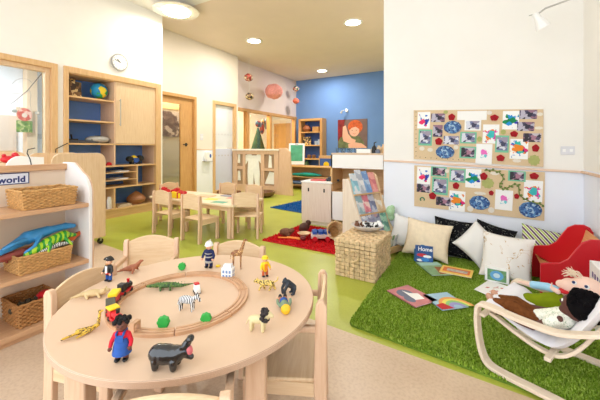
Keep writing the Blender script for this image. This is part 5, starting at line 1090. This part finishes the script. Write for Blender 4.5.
# wardrobe-like shapes behind the door pane and the inner windows
t = thing('display_board', 'dark notice board with pale sheets behind the wooden door pane', 'notice board', (XD-.595, 5.3, 1.8))
MB().box(-.02, 0, -.4, .28, -.32, .3).build('board', cells('dark notice collage', [(0, S(96, 70, 66)), (.5, S(130, 104, 96)), (.75, S(206, 190, 180))], 9), t)
MB().box(-.02, 0, -.4, .4, .36, .5).build('header', plain('golden header', (236, 210, 150), .6), t)
struct(MB().box(XD-.66, XD-.62, 4.42, 6.4, 0, 3.0), 'wall_lobby', plain('lobby wall', (232, 222, 206), .8, .02), smooth=False)
tag(MB().box(-7.95, -7.05, 11.84, 11.895, .002, 2.2).box(-8.03, -7.95, 11.82, 11.895, .002, 2.28).box(-7.05, -6.97, 11.82, 11.895, .002, 2.28).box(-7.95, -7.05, 11.82, 11.895, 2.2, 2.28).build('wooden_door', oak, bevel=.004), 'golden wooden door seen through the internal windows', 'door')
for k, (lb, x, y, mb, m) in enumerate([('dark green plant form behind the second internal window', 258, 138, MB().cone((0, 0, -.5), (0, 0, .35), .28, .03), plain('dark green foliage', (40, 80, 60), .8, .3)), ('colourful hanging paper shapes behind the second internal window', 260, 127, MB().ell((0, -.1, .1), (.04, .16, .12)).ell((0, .12, -.05), (.04, .14, .2)).ell((0, .2, .2), (.03, .1, .1)), cells('colourful paper', [(0, S(70, 80, 120)), (.3, S(170, 80, 90)), (.6, S(90, 130, 170)), (.8, S(210, 190, 150))], 9)), ('grey hanging paper diamond behind the second internal window', 266, 124, MB().prism([(-.16, 0), (0, -.2), (.16, 0), (0, .2)], -.02, .02, 'yz'), plain('blue grey paper', (130, 150, 170), .7))]):
    q = onX(x, y, XM-.5); tag(mb.build(('potted_plant', 'paper_shapes', 'paper_diamond')[k], m, loc=q), lb, ('plant', 'decoration', 'decoration')[k])
# ================================================================ shelf unit toys
def sh(x, y, dx=0): return onX(x, y, XS-.13+dx)
YB2 = (b2[0]+b2[1])/2
t = thing('toy_dinosaur', 'long blue toy dinosaur lying on top of the basket heap', 'toy dinosaur', (XS-.15, YB2, .55), R(90))
bl = plain('glossy blue rubber', (60, 146, 204), .35, .12, 14)
# local +x runs towards the rack's far end (image right)
MB().cap((-.30, -.03, -.045), (-.18, -.02, .01), .006, .02).cap((-.18, -.02, .01), (-.06, 0, .055), .022, .04).cap((-.06, 0, .055), (.05, 0, .075), .045, .035).cap((.05, 0, .075), (.16, .0, .085), .03, .022).cap((.16, 0, .085), (.21, -.01, .08), .026, .016).cap((-.08, -.03, .05), (-.16, -.08, .05), .018, .012).cap((-.16, -.08, .05), (-.20, -.07, .03), .012, .014).cap((.0, -.03, .06), (-.05, -.08, .01), .016, .012).cap((-.05, -.08, .01), (-.1, -.08, -.02), .012, .01).blob('body', bl, t, .005, 3)
t = thing('toy_dinosaur', 'bright green and yellow toy dinosaur in the basket heap', 'toy dinosaur', (XS-.1, YB2+.06, .535), R(90))
MB().cap((-.12, -.03, -.01), (-.04, -.02, .025), .024, .03).cap((-.04, -.02, .025), (.07, 0, .05), .034, .034).cap((.07, 0, .05), (.14, 0, .035), .026, .012).ell((-.14, -.03, -.02), (.032, .022, .022)).cap((-.03, -.05, .02), (-.05, -.07, -.02), .012, .01).cap((.06, -.03, .04), (.09, -.06, -.01), .012, .01).blob('body', bands('lime banded rubber', (30, 150, 50), (170, 210, 40), 9, 5, .5, 'X', .35), t, .005, 3)
for lb, dy, dz, m, r_ in [('rust red toy dinosaur low in the basket heap', -.13, -.03, plain('rust red rubber', (150, 70, 60), .5, .2), .03), ('orange and brown toy dinosaur at the right of the basket heap', .15, .0, cells('orange patches', [(0, S(210, 100, 40)), (.5, S(90, 50, 40))], 20), .032)]:
    t = thing('toy_dinosaur', lb, 'toy dinosaur', (XS-.13, YB2+dy, .54+dz), R(90))
    MB().cap((-.08, 0, 0), (.04, 0, .01), r_*.8, r_).cap((.04, 0, .01), (.1, 0, .03), r_*.7, r_*.5).cap((-.08, 0, 0), (-.15, 0, -.01), r_*.6, r_*.15).cap((-.03, .03, 0), (-.03, .04, -.04), r_*.35, r_*.3).cap((.04, .03, 0), (.04, .04, -.04), r_*.35, r_*.3).blob('body', m, t, .005, 3)
t = thing('toy_zebra', 'black and white striped toy sticking out of the dinosaur basket', 'toy animal', (XS-.06, YB2+.06, .525), R(90))
zeb = bands('zebra stripes', (246, 246, 244), (20, 20, 22), 30, 4, .5, 'X', .4)
MB().cap((-.09, 0, -.01), (.02, 0, .012), .012, .016).cap((.02, 0, .012), (.1, .0, .008), .016, .01).cap((-.02, 0, .01), (-.05, -.01, .03), .008, .006).blob('body', zeb, t, .004, 2)
tag(MB().box(-.06, .06, -.12, .12, 0, .09).blob('dark_toys', plain('dark brown toys', (70, 50, 42), .7, .4, 30), None, .012, 2, loc=(XS-.16, YB2, .405)), 'dark jumble filling the middle shelf basket', 'toys')
b3c = (b3[0]+b3[1])/2; bY = b3c+.06
t = thing('red_pot', 'round red toy pot in the bottom shelf basket', 'toy pot', (XS-.13, bY, .15))
MB().lathe([(.028, 0), (.04, .025), (.04, .06), (.026, .075), (.0001, .078)], 20).build('pot', red, t); MB().lathe([(.041, .05), (.045, .055), (.041, .06)], 20).build('rim', red, t)
for k, (dy, r_) in enumerate([(-.12, .034), (-.07, .032), (-.155, .026)]):
    tag(MB().ell((0, 0, .03), (r_, r_*1.3, r_)).ell((.0, r_, .06), r_*.5).build('dark_toy', plain('dark mossy toy', (66, 58, 40), .7, .3), loc=(XS-.14, bY+dy, .13)), ['dark lump shaped toy in the bottom basket, nearest the red pot', 'dark lump shaped toy in the bottom basket, second from the red pot', 'dark lump shaped toy in the bottom basket, farthest from the red pot'][(1, 0, 2)[k]], 'toy', 'dark toys in the bottom basket')
# ================================================================ toys on the round table
Z = TZ+.0005
def on(x, y): p = at(x, y, TZ); return Vector((p.x, p.y, Z))
IR = TH                                                   # image right
def toy(name, lb, cat, x, y, a=0, z=0, group=None): p = on(x, y); p.z += z; return thing(name, lb, cat, p, IR+R(a), group)
def legs(mb, xs, ys, top, r0, r1, lean=0):
    for x in xs:
        for y in ys: mb.cap((x, y, top), (x+lean, y, r1), r0, r1)
    return mb
gl_ = dict(rough=.3)
# hippo
t = toy('toy_hippo', 'glossy dark grey toy hippopotamus with its mouth wide open, nearest the table edge', 'toy animal', 169, 368, -4); t.scale = (.9,)*3
hip = plain('glossy charcoal rubber', (26, 29, 34), .16, .25, 14, .9)
mb = MB().ell((-.012, 0, .044), (.052, .03, .031)).ell((-.035, 0, .045), (.032, .029, .029)).ell((.022, 0, .046), (.03, .026, .027)).cap((.035, 0, .052), (.052, 0, .058), .022, .018)
mb.cap((.05, 0, .066), (.068, 0, .094), .015, .011).ell((.071, 0, .098), (.012, .016, .011)).cap((.052, 0, .048), (.074, 0, .040), .012, .009).ell((.05, .012, .077), .005).ell((.05, -.012, .077), .005).ell((.044, .015, .076), (.004, .003, .006)).ell((.044, -.015, .076), (.004, .003, .006)).cap((-.062, 0, .05), (-.07, 0, .035), .004, .003)
legs(mb, (-.038, .022), (-.017, .017), .03, .014, .011); mb.blob('body', hip, t, .0028, 2)
MB().ell((.066, 0, .062), (.012, .0115, .017), mtx=Matrix.Rotation(R(-25), 4, 'Y')).build('mouth', plain('pink mouth', (214, 110, 116), .5), t)
# zebra
t = toy('toy_zebra', 'black and white striped toy zebra inside the train track', 'toy animal', 187, 311, -10); t.scale = (1.08,)*3
mb = MB().ell((0, 0, .041), (.032, .013, .015)).cap((.025, 0, .046), (.04, 0, .056), .009, .007).cap((.04, 0, .058), (.05, 0, .042), .007, .005).ell((.038, .005, .066), (.002, .002, .004)).ell((.038, -.005, .066), (.002, .002, .004)).cap((-.03, 0, .045), (-.037, 0, .02), .002, .002)
legs(mb, (-.024, .022), (-.007, .007), .034, .0055, .003).blob('body', zeb2 if 'zeb2' in globals() else bands('fine zebra stripes', (250, 250, 250), (20, 26, 40), 52, 2.5, .5, 'X', .4), t, .0018, 1)
# crocodile
t = toy('toy_crocodile', 'green toy crocodile lying inside the back of the train track', 'toy animal', 169, 288.5, 186); t.scale = (1.12, 1.3, 1.3)
cro = cells('crocodile green', [(0, S(66, 104, 50)), (.45, S(104, 134, 62)), (.75, S(44, 74, 38))], 120)
mb = MB().ell((.012, 0, .013), (.036, .014, .009)).cap((.045, 0, .013), (.07, .002, .012), .009, .005).ell((.045, 0, .016), (.012, .010, .006)).cap((.07, .002, .012), (.085, .002, .011), .006, .004).cap((-.02, 0, .012), (-.05, .006, .011), .009, .006).cap((-.05, .006, .011), (-.095, -.004, .012), .006, .0015)
for x in (.03, -.008):
    for s in (-1, 1): mb.cap((x, s*.01, .01), (x-.004, s*.022, .004), .005, .004)
for k in range(9): mb.cone((.035-.012*k, 0, .02), (.032-.012*k, 0, .026-.0006*k), .003, .0005, 5)
mb.blob('body', cro, t, .0022, 0)
# lion
t = toy('toy_lion', 'pale toy lion with a dark mane standing at the right of the table', 'toy animal', 258, 331, -12); t.scale = (.9,)*3
lio = plain('pale sand rubber', (226, 210, 160), .5, .08, 20)
mb = MB().ell((-.004, 0, .045), (.036, .015, .017)).cap((.026, 0, .05), (.038, 0, .062), .014, .012).ell((.044, 0, .068), (.014, .012, .012)).ell((.056, 0, .064), (.008, .008, .007)).cap((-.035, 0, .05), (-.05, .004, .02), .003, .0025)
legs(mb, (-.025, .022), (-.009, .009), .036, .008, .006).blob('body', lio, t, .0025, 1)
mb = MB(); rnd = random.Random(4)
for k in range(60):
    a = rnd.uniform(0, 2*PI); q = rnd.uniform(.009, .022); mb.ell((.034+rnd.uniform(-.014, .006), q*math.sin(a), .062+q*math.cos(a)*1.1), (.008, .006, .007), 6)
mb.build('mane', plain('charcoal mane', (52, 46, 44), .9, .3, 80), t, angle=180)
# gorilla
t = toy('toy_gorilla', 'black toy gorilla leaning on its knuckles near the right table edge', 'toy animal', 290, 294.5, 200); t.scale = (.88,)*3
gor = plain('dark slate rubber', (44, 52, 62), .6, .3, 60)
MB().cap((.012, 0, .058), (-.02, 0, .034), .018, .014).ell((.026, 0, .07), (.012, .012, .014)).ell((.035, 0, .066), (.006, .007, .007)).ell((.024, 0, .082), (.006, .006, .006)).cap((.018, .018, .06), (.034, .02, .03), .009, .007).cap((.034, .02, .03), (.032, .02, .006), .007, .007).cap((.018, -.018, .06), (.034, -.02, .03), .009, .007).cap((.034, -.02, .03), (.032, -.02, .006), .007, .007).cap((-.02, .012, .03), (-.014, .015, .007), .010, .007).cap((-.02, -.012, .03), (-.014, -.015, .007), .010, .007).ell((-.008, .015, .005), (.010, .006, .005)).ell((-.008, -.015, .005), (.010, .006, .005)).blob('body', gor, t, .0026, 1)
# leopard
t = toy('toy_leopard', 'yellow spotted toy leopard striding at the right of the track', 'toy animal', 267, 290.5, 176)
def spots(name, base, spot, sc, thr=.38):
    m, nt, b = newmat(name, .5); vo = N(nt, 'ShaderNodeTexVoronoi', Scale=float(sc)); nt.links.new(coords(nt), vo.inputs['Vector']); r = ramp(nt, [(0, S(*spot)), (thr, S(*base))], 'CONSTANT'); nt.links.new(vo.outputs['Distance'], r.inputs['Fac']); nt.links.new(r.outputs['Color'], b.inputs['Base Color']); return m
mb = MB().ell((0, 0, .034), (.034, .012, .013)).cap((.028, 0, .036), (.042, 0, .04), .010, .009).ell((.048, 0, .042), (.010, .009, .009)).ell((.057, 0, .039), (.005, .005, .005)).cap((-.032, 0, .038), (-.046, 0, .046), .003, .003).cap((-.046, 0, .046), (-.05, 0, .062), .003, .0025).ell((.044, .007, .051), .003).ell((.044, -.007, .051), .003)
mb.cap((.022, .007, .028), (.034, .008, .005), .006, .0045).cap((.02, -.007, .028), (.012, -.008, .005), .006, .0045).cap((-.022, .007, .028), (-.012, .008, .005), .007, .0045).cap((-.024, -.007, .028), (-.036, -.008, .005), .007, .0045).blob('body', spots('leopard spots', (238, 206, 110), (60, 44, 30), 150, .42), t, .0022, 1)
# standing giraffe
t = toy('toy_giraffe', 'tall spotted toy giraffe standing at the back of the round table', 'toy animal', 238, 269, 12)
gir = spots('giraffe patches', (132, 82, 48), (234, 194, 128), 70, .28); gir = cells('giraffe patches', [(0, S(136, 84, 50)), (.72, S(232, 190, 126))], 150)
mb = MB().ell((-.005, 0, .085), (.03, .014, .017)).cap((.016, 0, .095), (.034, 0, .15), .011, .006).cap((.034, 0, .152), (.048, 0, .148), .006, .004).cap((.031, .003, .155), (.030, .004, .165), .0015, .0015).cap((.031, -.003, .155), (.030, -.004, .165), .0015, .0015).ell((.03, .009, .154), (.002, .005, .003)).ell((.03, -.009, .154), (.002, .005, .003)).cap((-.034, 0, .09), (-.04, 0, .055), .002, .002)
legs(mb, (-.024, .014), (-.008, .008), .08, .006, .0036).blob('body', gir, t, .0024, 1)
# lying giraffe
t = toy('toy_giraffe', 'yellow and brown toy giraffe lying on its side at the left of the table', 'toy animal', 88, 333, 12); t.scale = (.85,)*3
mb = MB().cap((-.03, -.012, .014), (.01, .005, .014), .012, .011).cap((.01, .005, .014), (.03, .02, .02), .010, .008).cap((.03, .02, .02), (.036, .022, .07), .007, .005).cap((.034, .022, .074), (.048, .02, .076), .006, .004).cap((-.03, -.012, .01), (-.075, -.045, .006), .005, .0035).cap((-.025, -.015, .014), (-.07, -.05, .012), .005, .0035).cap((.01, -.004, .01), (-.025, -.04, .006), .005, .0035).blob('body', cells('yellow giraffe patches', [(0, S(222, 180, 60)), (.45, S(84, 56, 34)), (.78, S(232, 196, 84))], 130), t, .0025, 1)
# walrus / seal
t = toy('toy_seal', 'reddish brown toy sea lion at the back left of the table', 'toy animal', 131, 272, 0)
MB().cap((-.04, 0, .012), (0, 0, .02), .008, .017).cap((0, 0, .02), (.032, 0, .034), .017, .012).cap((.032, 0, .036), (.05, 0, .056), .011, .008).ell((.056, 0, .058), (.009, .006, .006)).cap((.02, .014, .016), (.022, .03, .004), .007, .004).cap((.02, -.014, .016), (.022, -.03, .004), .007, .004).cap((-.04, .002, .01), (-.062, .012, .006), .006, .004).cap((-.04, -.002, .01), (-.062, -.012, .006), .006, .004).blob('body', plain('reddish brown rubber', (164, 98, 66), .6, .15, 20), t, .0024, 2)
# lizard-like beige animal
t = toy('toy_mammal', 'long beige toy animal lying low beside the toy train', 'toy animal', 93, 297, 14); t.scale = (1.05, 1.3, 1.35)
mb = MB().ell((0, 0, .013), (.036, .014, .011)).cap((.034, 0, .014), (.052, 0, .017), .010, .007).ell((.056, 0, .018), (.008, .007, .006)).cap((-.034, 0, .012), (-.078, -.01, .006), .008, .002).ell((.045, .008, .024), .004).ell((.045, -.008, .024), .004)
for x in (.022, -.022):
    for s in (-1, 1): mb.cap((x, s*.01, .01), (x+.01, s*.019, .004), .0055, .004)
mb.blob('body', plain('beige rubber', (206, 178, 128), .6, .1, 20), t, .0024, 2)
# flat trees
def bush(lb, x, y, r_=.022):
    t = toy('toy_tree', lb, 'toy tree', x, y, 0, group='green wooden toy trees')
    pts = [(r_*(1+.06*math.cos(a*8))*math.cos(a), r_+r_*(1+.06*math.cos(a*8))*math.sin(a)) for a in [2*PI*i/48 for i in range(48)]]
    MB().prism(pts, -.009, .009, 'xz').build('crown', green, t, bevel=.003)
bush('green scalloped wooden tree at the back of the train track', 182, 270, .019)
bush('green scalloped wooden tree at the front of the track, nearer the hippopotamus', 163.5, 328, .021); bush('green scalloped wooden tree at the right front of the track', 206, 323.5, .019)
# little ambulance
t = toy('toy_ambulance', 'white toy ambulance with a red roof inside the train track', 'toy car', 197, 293, -60)
MB().box(-.022, .022, -.012, .012, .006, .026).prism([(-.022, .006), (.022, .006), (.02, .02), (.008, .036), (-.022, .036)], -.0115, .0115, 'xz').build('body', whitep, t, bevel=.003)
MB().box(-.02, .004, -.011, .011, .036, .042).build('roof', red, t, bevel=.002)
for x in (-.014, .013):
    for s in (-1, 1): MB().tube([(x, s*.011, .006), (x, s*.014, .006)], .006, 14).build('wheel', black, t)
# small white building block
t = toy('toy_building', 'small white block house with blue printed windows at the back of the table', 'toy building', 228, 277.5, -8)
MB().box(-.028, .028, -.02, .02, 0, .05).build('body', whitep, t, bevel=.002)
MB().prism([(-.02, .05), (.02, .05), (.012, .066), (-.012, .066)], -.02, .02, 'yz').build('roof', plain('pale grey roof', (226, 230, 236), .5), t)
mb = MB()
for i in range(3):
    for j in range(2): mb.box(-.021+.016*i, -.011+.016*i, -.0206, -.02, .006+.021*j, .02+.021*j)
for j in range(2): mb.box(.028, .0286, -.013, -.004, .006+.021*j, .02+.021*j).box(.028, .0286, .003, .012, .006+.021*j, .02+.021*j)
mb.build('printed_windows', plain('blue grey print', (120, 150, 196), .5), t)
tag(MB().lathe([(.012, 0), (.013, .006), (.0001, .009)], 16).build('yellow_disc', yellow, loc=on(218, 266.5)), 'small yellow disc on the table beside the navy fire fighter figure', 'toy')
# ---------------------------------------------------------------- wooden people
def figure(lb, x, y, a, h, skin, legsm, torsom, hairm, group='wooden toy people on the round table', lie=False, extra=None):
    t = toy('toy_person', lb, 'toy figure', x, y, a, group=group)
    s = h/.12; t.scale = (s, s, s)
    if lie: t.rotation_euler = (R(-90), 0, IR+R(a)); t.location.z = Z+.014*s
    # faces local -y
    mb = MB()
    for q in (-1, 1): mb.cap((q*.010, 0, .04), (q*.011, 0, .008), .0088, .008)
    mb.blob('legs', legsm, t, .0022, 2)
    mb = MB()
    for q in (-1, 1): mb.ell((q*.011, -.004, .005), (.0085, .013, .0055))
    mb.blob('shoes', black, t, .002, 1)
    mb = MB().cap((0, 0, .042), (0, 0, .072), .016, .0165).cap((-.012, 0, .076), (.012, 0, .076), .009, .009)
    for q in (-1, 1): mb.cap((q*.018, 0, .076), (q*.027, -.004, .057), .007, .0062).cap((q*.027, -.004, .057), (q*.027, -.012, .046), .0062, .0055)
    mb.blob('torso', torsom, t, .0024, 2)
    mb = MB().ell((0, 0, .1), (.0155, .015, .0165)).cap((0, 0, .082), (0, 0, .09), .007, .007).ell((0, -.0155, .098), (.0025, .003, .003))
    mb.blob('head', skin, t, .0022, 1)
    for q in (-1, 1): MB().ell((q*.027, -.016, .042), (.0052, .0052, .006)).ell((q*.022, -.017, .044), (.002, .002, .003), 6).build('hand', skin, t, angle=180)
    for q in (-1, 1): MB().ell((q*.0055, -.0145, .103), .0016, 6).build('eye', black, t)
    MB().ell((0, -.0145, .0935), (.005, .001, .001), 6).build('mouth', plain('mouth red', (170, 60, 60), .6), t)
    if hairm: MB().ell((0, .0025, .1045), (.0172, .0165, .0165)).ell((0, .004, .1), (.017, .014, .015)).build('hair', hairm, t)
    return t
fsk = plain('figure skin', (232, 180, 146), .6, .03); dsk = plain('figure dark skin', (110, 62, 46), .6, .05)
navyc = plain('navy cloth', (28, 38, 84), .8, .1, 40); den = plain('denim cloth', (44, 90, 170), .85, .12, 60)
t = figure('toy pirate in black hat and coat with blue trousers, back left of the table', 109, 281, -20, .112, fsk, den, black, None)
MB().box(-.006, .006, -.019, -.013, .045, .08).build('shirt_front', whitep, t, bevel=.001); MB().lathe([(.0175, .04), (.0178, .046), (.017, .046)], 16).build('sash', red, t)
MB().prism([(-.026, 0), (.026, 0), (.018, .012), (0, .02), (-.018, .012)], -.012, .01, 'xz').ell((0, 0, .004), (.017, .016, .012)).build('hat', black, t, loc=(0, 0, .108)); MB().ell((0, -.0125, .008), (.004, .001, .004), 8).build('hat_badge', whitep, t, loc=(0, 0, .108))
MB().ell((0, -.012, .09), (.009, .006, .006)).build('beard', plain('tan beard', (190, 140, 90), .9), t)
t = figure('toy person in a red shirt and blue dungaree dress at the front of the table', 122, 360, 8, .125, dsk, dsk, plain('red cloth', (214, 30, 50), .85, .08, 40), None)
MB().lathe([(.026, .022), (.0235, .04), (.019, .06), (.0188, .068)], 24, mtx=Matrix.Diagonal((1, .95, 1, 1))).box(-.010, .010, -.0195, -.016, .06, .08).box(-.012, -.008, -.018, .012, .079, .087).box(.008, .012, -.018, .012, .079, .087).build('dungarees', den, t)
hb = MB(); rnd = random.Random(8)
for k in range(60):
    a = rnd.uniform(0, 2*PI); q = rnd.uniform(.0, .019); z = rnd.uniform(0, .02)
    if math.sin(a) < -.3 and z < .008: continue
    hb.ell((q*math.cos(a), q*math.sin(a)*.9+.003, .102+z), .0068, 6)
hb.build('hair', plain('black wool hair', (20, 16, 16), .95), t, angle=180)
t = figure('toy fire fighter in a navy uniform with pale bands and a white helmet', 209, 267.5, -12, .138, fsk, navyc, navyc, None)
MB().lathe([(.0187, .05), (.0187, .055), (.018, .055), (.018, .05)], 20).lathe([(.0187, .066), (.0187, .07), (.018, .07), (.018, .066)], 20).build('reflective_band', silver, t)
MB().lathe([(.021, .0), (.0175, .003), (.0165, .012), (.009, .02), (.0001, .021)], 20).box(-.002, .002, -.016, .016, .0, .023).build('helmet', plain('white helmet', (236, 236, 232), .4), t, loc=(0, 0, .103))
MB().lathe([(.017, .024), (.0205, .026), (.0205, .03), (.017, .032)], 16).build('hem_band', silver, t)
t = figure('small toy worker in yellow with orange front and yellow hat, back right of the table', 265, 276.5, 30, .104, fsk, plain('rust cloth', (206, 100, 60), .8), yellow, None)
MB().lathe([(.022, 0), (.0175, .002), (.016, .012), (.0001, .018)], 20).build('hard_hat', yellow, t, loc=(0, 0, .104)); MB().box(-.009, .009, -.0195, -.013, .04, .075).build('orange_front', orange, t, bevel=.001)
t = figure('toy worker with a yellow hard hat lying flat near the right table edge', 286, 309.5, 8, .115, fsk, plain('tan cloth', (176, 120, 90), .8), plain('olive grey cloth', (128, 148, 120), .8, .1), None, lie=True)
t.rotation_euler = (R(90), 0, IR+R(8)+PI); t.rotation_euler = (Matrix.Rotation(IR+R(190), 4, 'Z') @ Matrix.Rotation(R(-90), 4, 'X')).to_euler()
p = on(282.5, 301.5); t.location = (p.x, p.y, Z+.018)
MB().lathe([(.02, 0), (.0175, .002), (.016, .012), (.0001, .018)], 20).build('hard_hat', plain('golden hat', (250, 200, 40), .4), t, loc=(0, 0, .105)); MB().lathe([(.0175, .036), (.0185, .05), (.0175, .056)], 18).build('blue_belt', den, t)
# ---------------------------------------------------------------- toy train on the track
def onring(deg, r=.258): a = R(deg); return Vector((TKC[0]+r*math.cos(a), TKC[1]+r*math.sin(a), TZ+.0125)), a
def ringdeg(x, y): p = at(x, y, TZ+.012); return math.degrees(math.atan2(p.y-TKC[1], p.x-TKC[0]))
g_t = 'toy train carriages'
def wheels(t, L_=.02):
    t.scale = (1.1,)*3
    for x in (-L_, L_):
        for y in (-.013, .013): MB().tube([(x, y-.002, .007), (x, y+.002, .007)], .007, 14).build('wheel', black, t)
d1_ = ringdeg(125, 318); 
p, a = onring(d1_); t = thing('toy_train', 'red toy steam engine with a yellow roof leading the toy train', 'toy train', p, a+PI/2)
MB().box(-.034, .034, -.014, .014, .006, .014).build('chassis', red, t, bevel=.002); MB().tube([(-.005, 0, .025), (.033, 0, .025)], .0115, 18).build('boiler', red, t); MB().tube([(.033, 0, .025), (.036, 0, .025)], .0085, 16).build('boiler_front', black, t)
MB().box(-.034, -.006, -.013, .013, .014, .038).build('cab', red, t, bevel=.002); MB().box(-.038, -.002, -.017, .017, .038, .044).build('roof', yellow, t, bevel=.002); MB().lathe([(.005, 0), (.0065, .014), (.0001, .014)], 12, (.022, 0, .035)).build('chimney', black, t); wheels(t)
p, a = onring(d1_-18.5); t = thing('toy_train', 'dark green and black toy wagon coupled behind the red engine', 'toy train', p, a+PI/2, g_t)
MB().box(-.032, .032, -.014, .014, .006, .014).build('chassis', red, t, bevel=.002); MB().box(-.03, .03, -.013, .013, .014, .034).build('body', plain('dark green wagon', (50, 66, 40), .5), t, bevel=.002); MB().box(-.032, .032, -.015, .015, .034, .04).build('roof', plain('dark grey roof', (70, 72, 60), .5), t, bevel=.002); wheels(t)
p, a = onring(d1_-38); t = thing('toy_train', 'toy wagon with a yellow top in the middle of the train', 'toy train', p, a+PI/2, g_t)
MB().box(-.032, .032, -.014, .014, .006, .014).build('chassis', red, t, bevel=.002); MB().box(-.03, .03, -.013, .013, .014, .03).build('body', red, t, bevel=.002); MB().box(-.024, .026, -.015, .015, .03, .042).build('load', yellow, t, bevel=.002); wheels(t)
p, a = onring(d1_-57); t = thing('toy_train', 'black toy engine with red ends at the tail of the train', 'toy train', p, a+PI/2, g_t)
MB().box(-.032, .032, -.014, .014, .006, .014).build('chassis', red, t, bevel=.002); MB().tube([(-.03, 0, .025), (.01, 0, .025)], .0115, 18).build('boiler', black, t); MB().box(.006, .03, -.013, .013, .014, .044).build('cab', black, t, bevel=.002); MB().lathe([(.004, 0), (.006, .014), (.0001, .014)], 12, (-.018, 0, .035)).build('chimney', red, t); wheels(t)
dd = ringdeg(138, 328); p, a = onring(dd)
t = thing('track_bridge', 'small wooden station block standing on the track behind the dungaree figure', 'toy block', p, a+PI/2, scale=.68)
MB().prism([(-.024, 0), (-.016, 0), (-.016, .022)]+[(.012*math.cos(q)*1.3, .022+.01*math.sin(q)) for q in [PI-k*PI/6 for k in range(7)]]+[(.016, .022), (.016, 0), (.024, 0), (.024, .044), (-.024, .044)], -.012, .012, 'yz').build('arch', track, t, bevel=.002)
# ================================================================ light and camera
w = bpy.data.worlds.new('sky'); bpy.context.scene.world = w; w.use_nodes = True
bg = w.node_tree.nodes['Background']; bg.inputs['Color'].default_value = (.885, .94, 1, 1); bg.inputs['Strength'].default_value = 2.1
def lamp(name, loc, power, size, col=(1, .94, .86), rot=(0, 0, 0), kind='AREA', shape='DISK'):
    l = bpy.data.lights.new(name, kind); l.energy = power; l.color = col
    if kind == 'AREA': l.shape = shape; l.size = size
    else: l.shadow_soft_size = size
    o = bpy.data.objects.new(name, l); C.objects.link(o); o.location = loc; o.rotation_euler = rot; return o
for n, p in enumerate(LAMPS): lamp('downlight_lamp', (p[0], p[1], p[2]-.03), p[3], .3)
lamp('adjoining_room_fill', (-6.9, 1.6, 2.9), 62, .5, (.95, .97, 1))  # added fill light, no fixture, brightens the room behind the left glazing
lamp('adjoining_room_fill', (-7.2, 8.6, 3.0), 110, .6, (1, .88, .7))  # added unseen fill for the room behind the internal windows
lamp('adjoining_room_fill', (-6.35, 5.1, 2.9), 30, .4, (1, .88, .7))  # added unseen fill for the lobby behind the wooden door
cam = bpy.data.cameras.new('camera'); co = bpy.data.objects.new('camera', cam); C.objects.link(co)
co.location = (0, 0, EYE); co.rotation_euler = (PI/2, 0, TH)
cam.sensor_width = 36; cam.lens = FPX/600*36; cam.shift_y = -(200-HOR)/600; cam.clip_start = .02
sc = bpy.context.scene; sc.camera = co
v = sc.view_settings; v.view_transform = 'Standard'; v.look = 'None'; v.gamma = 1; v.exposure = .5; v.use_curve_mapping = False
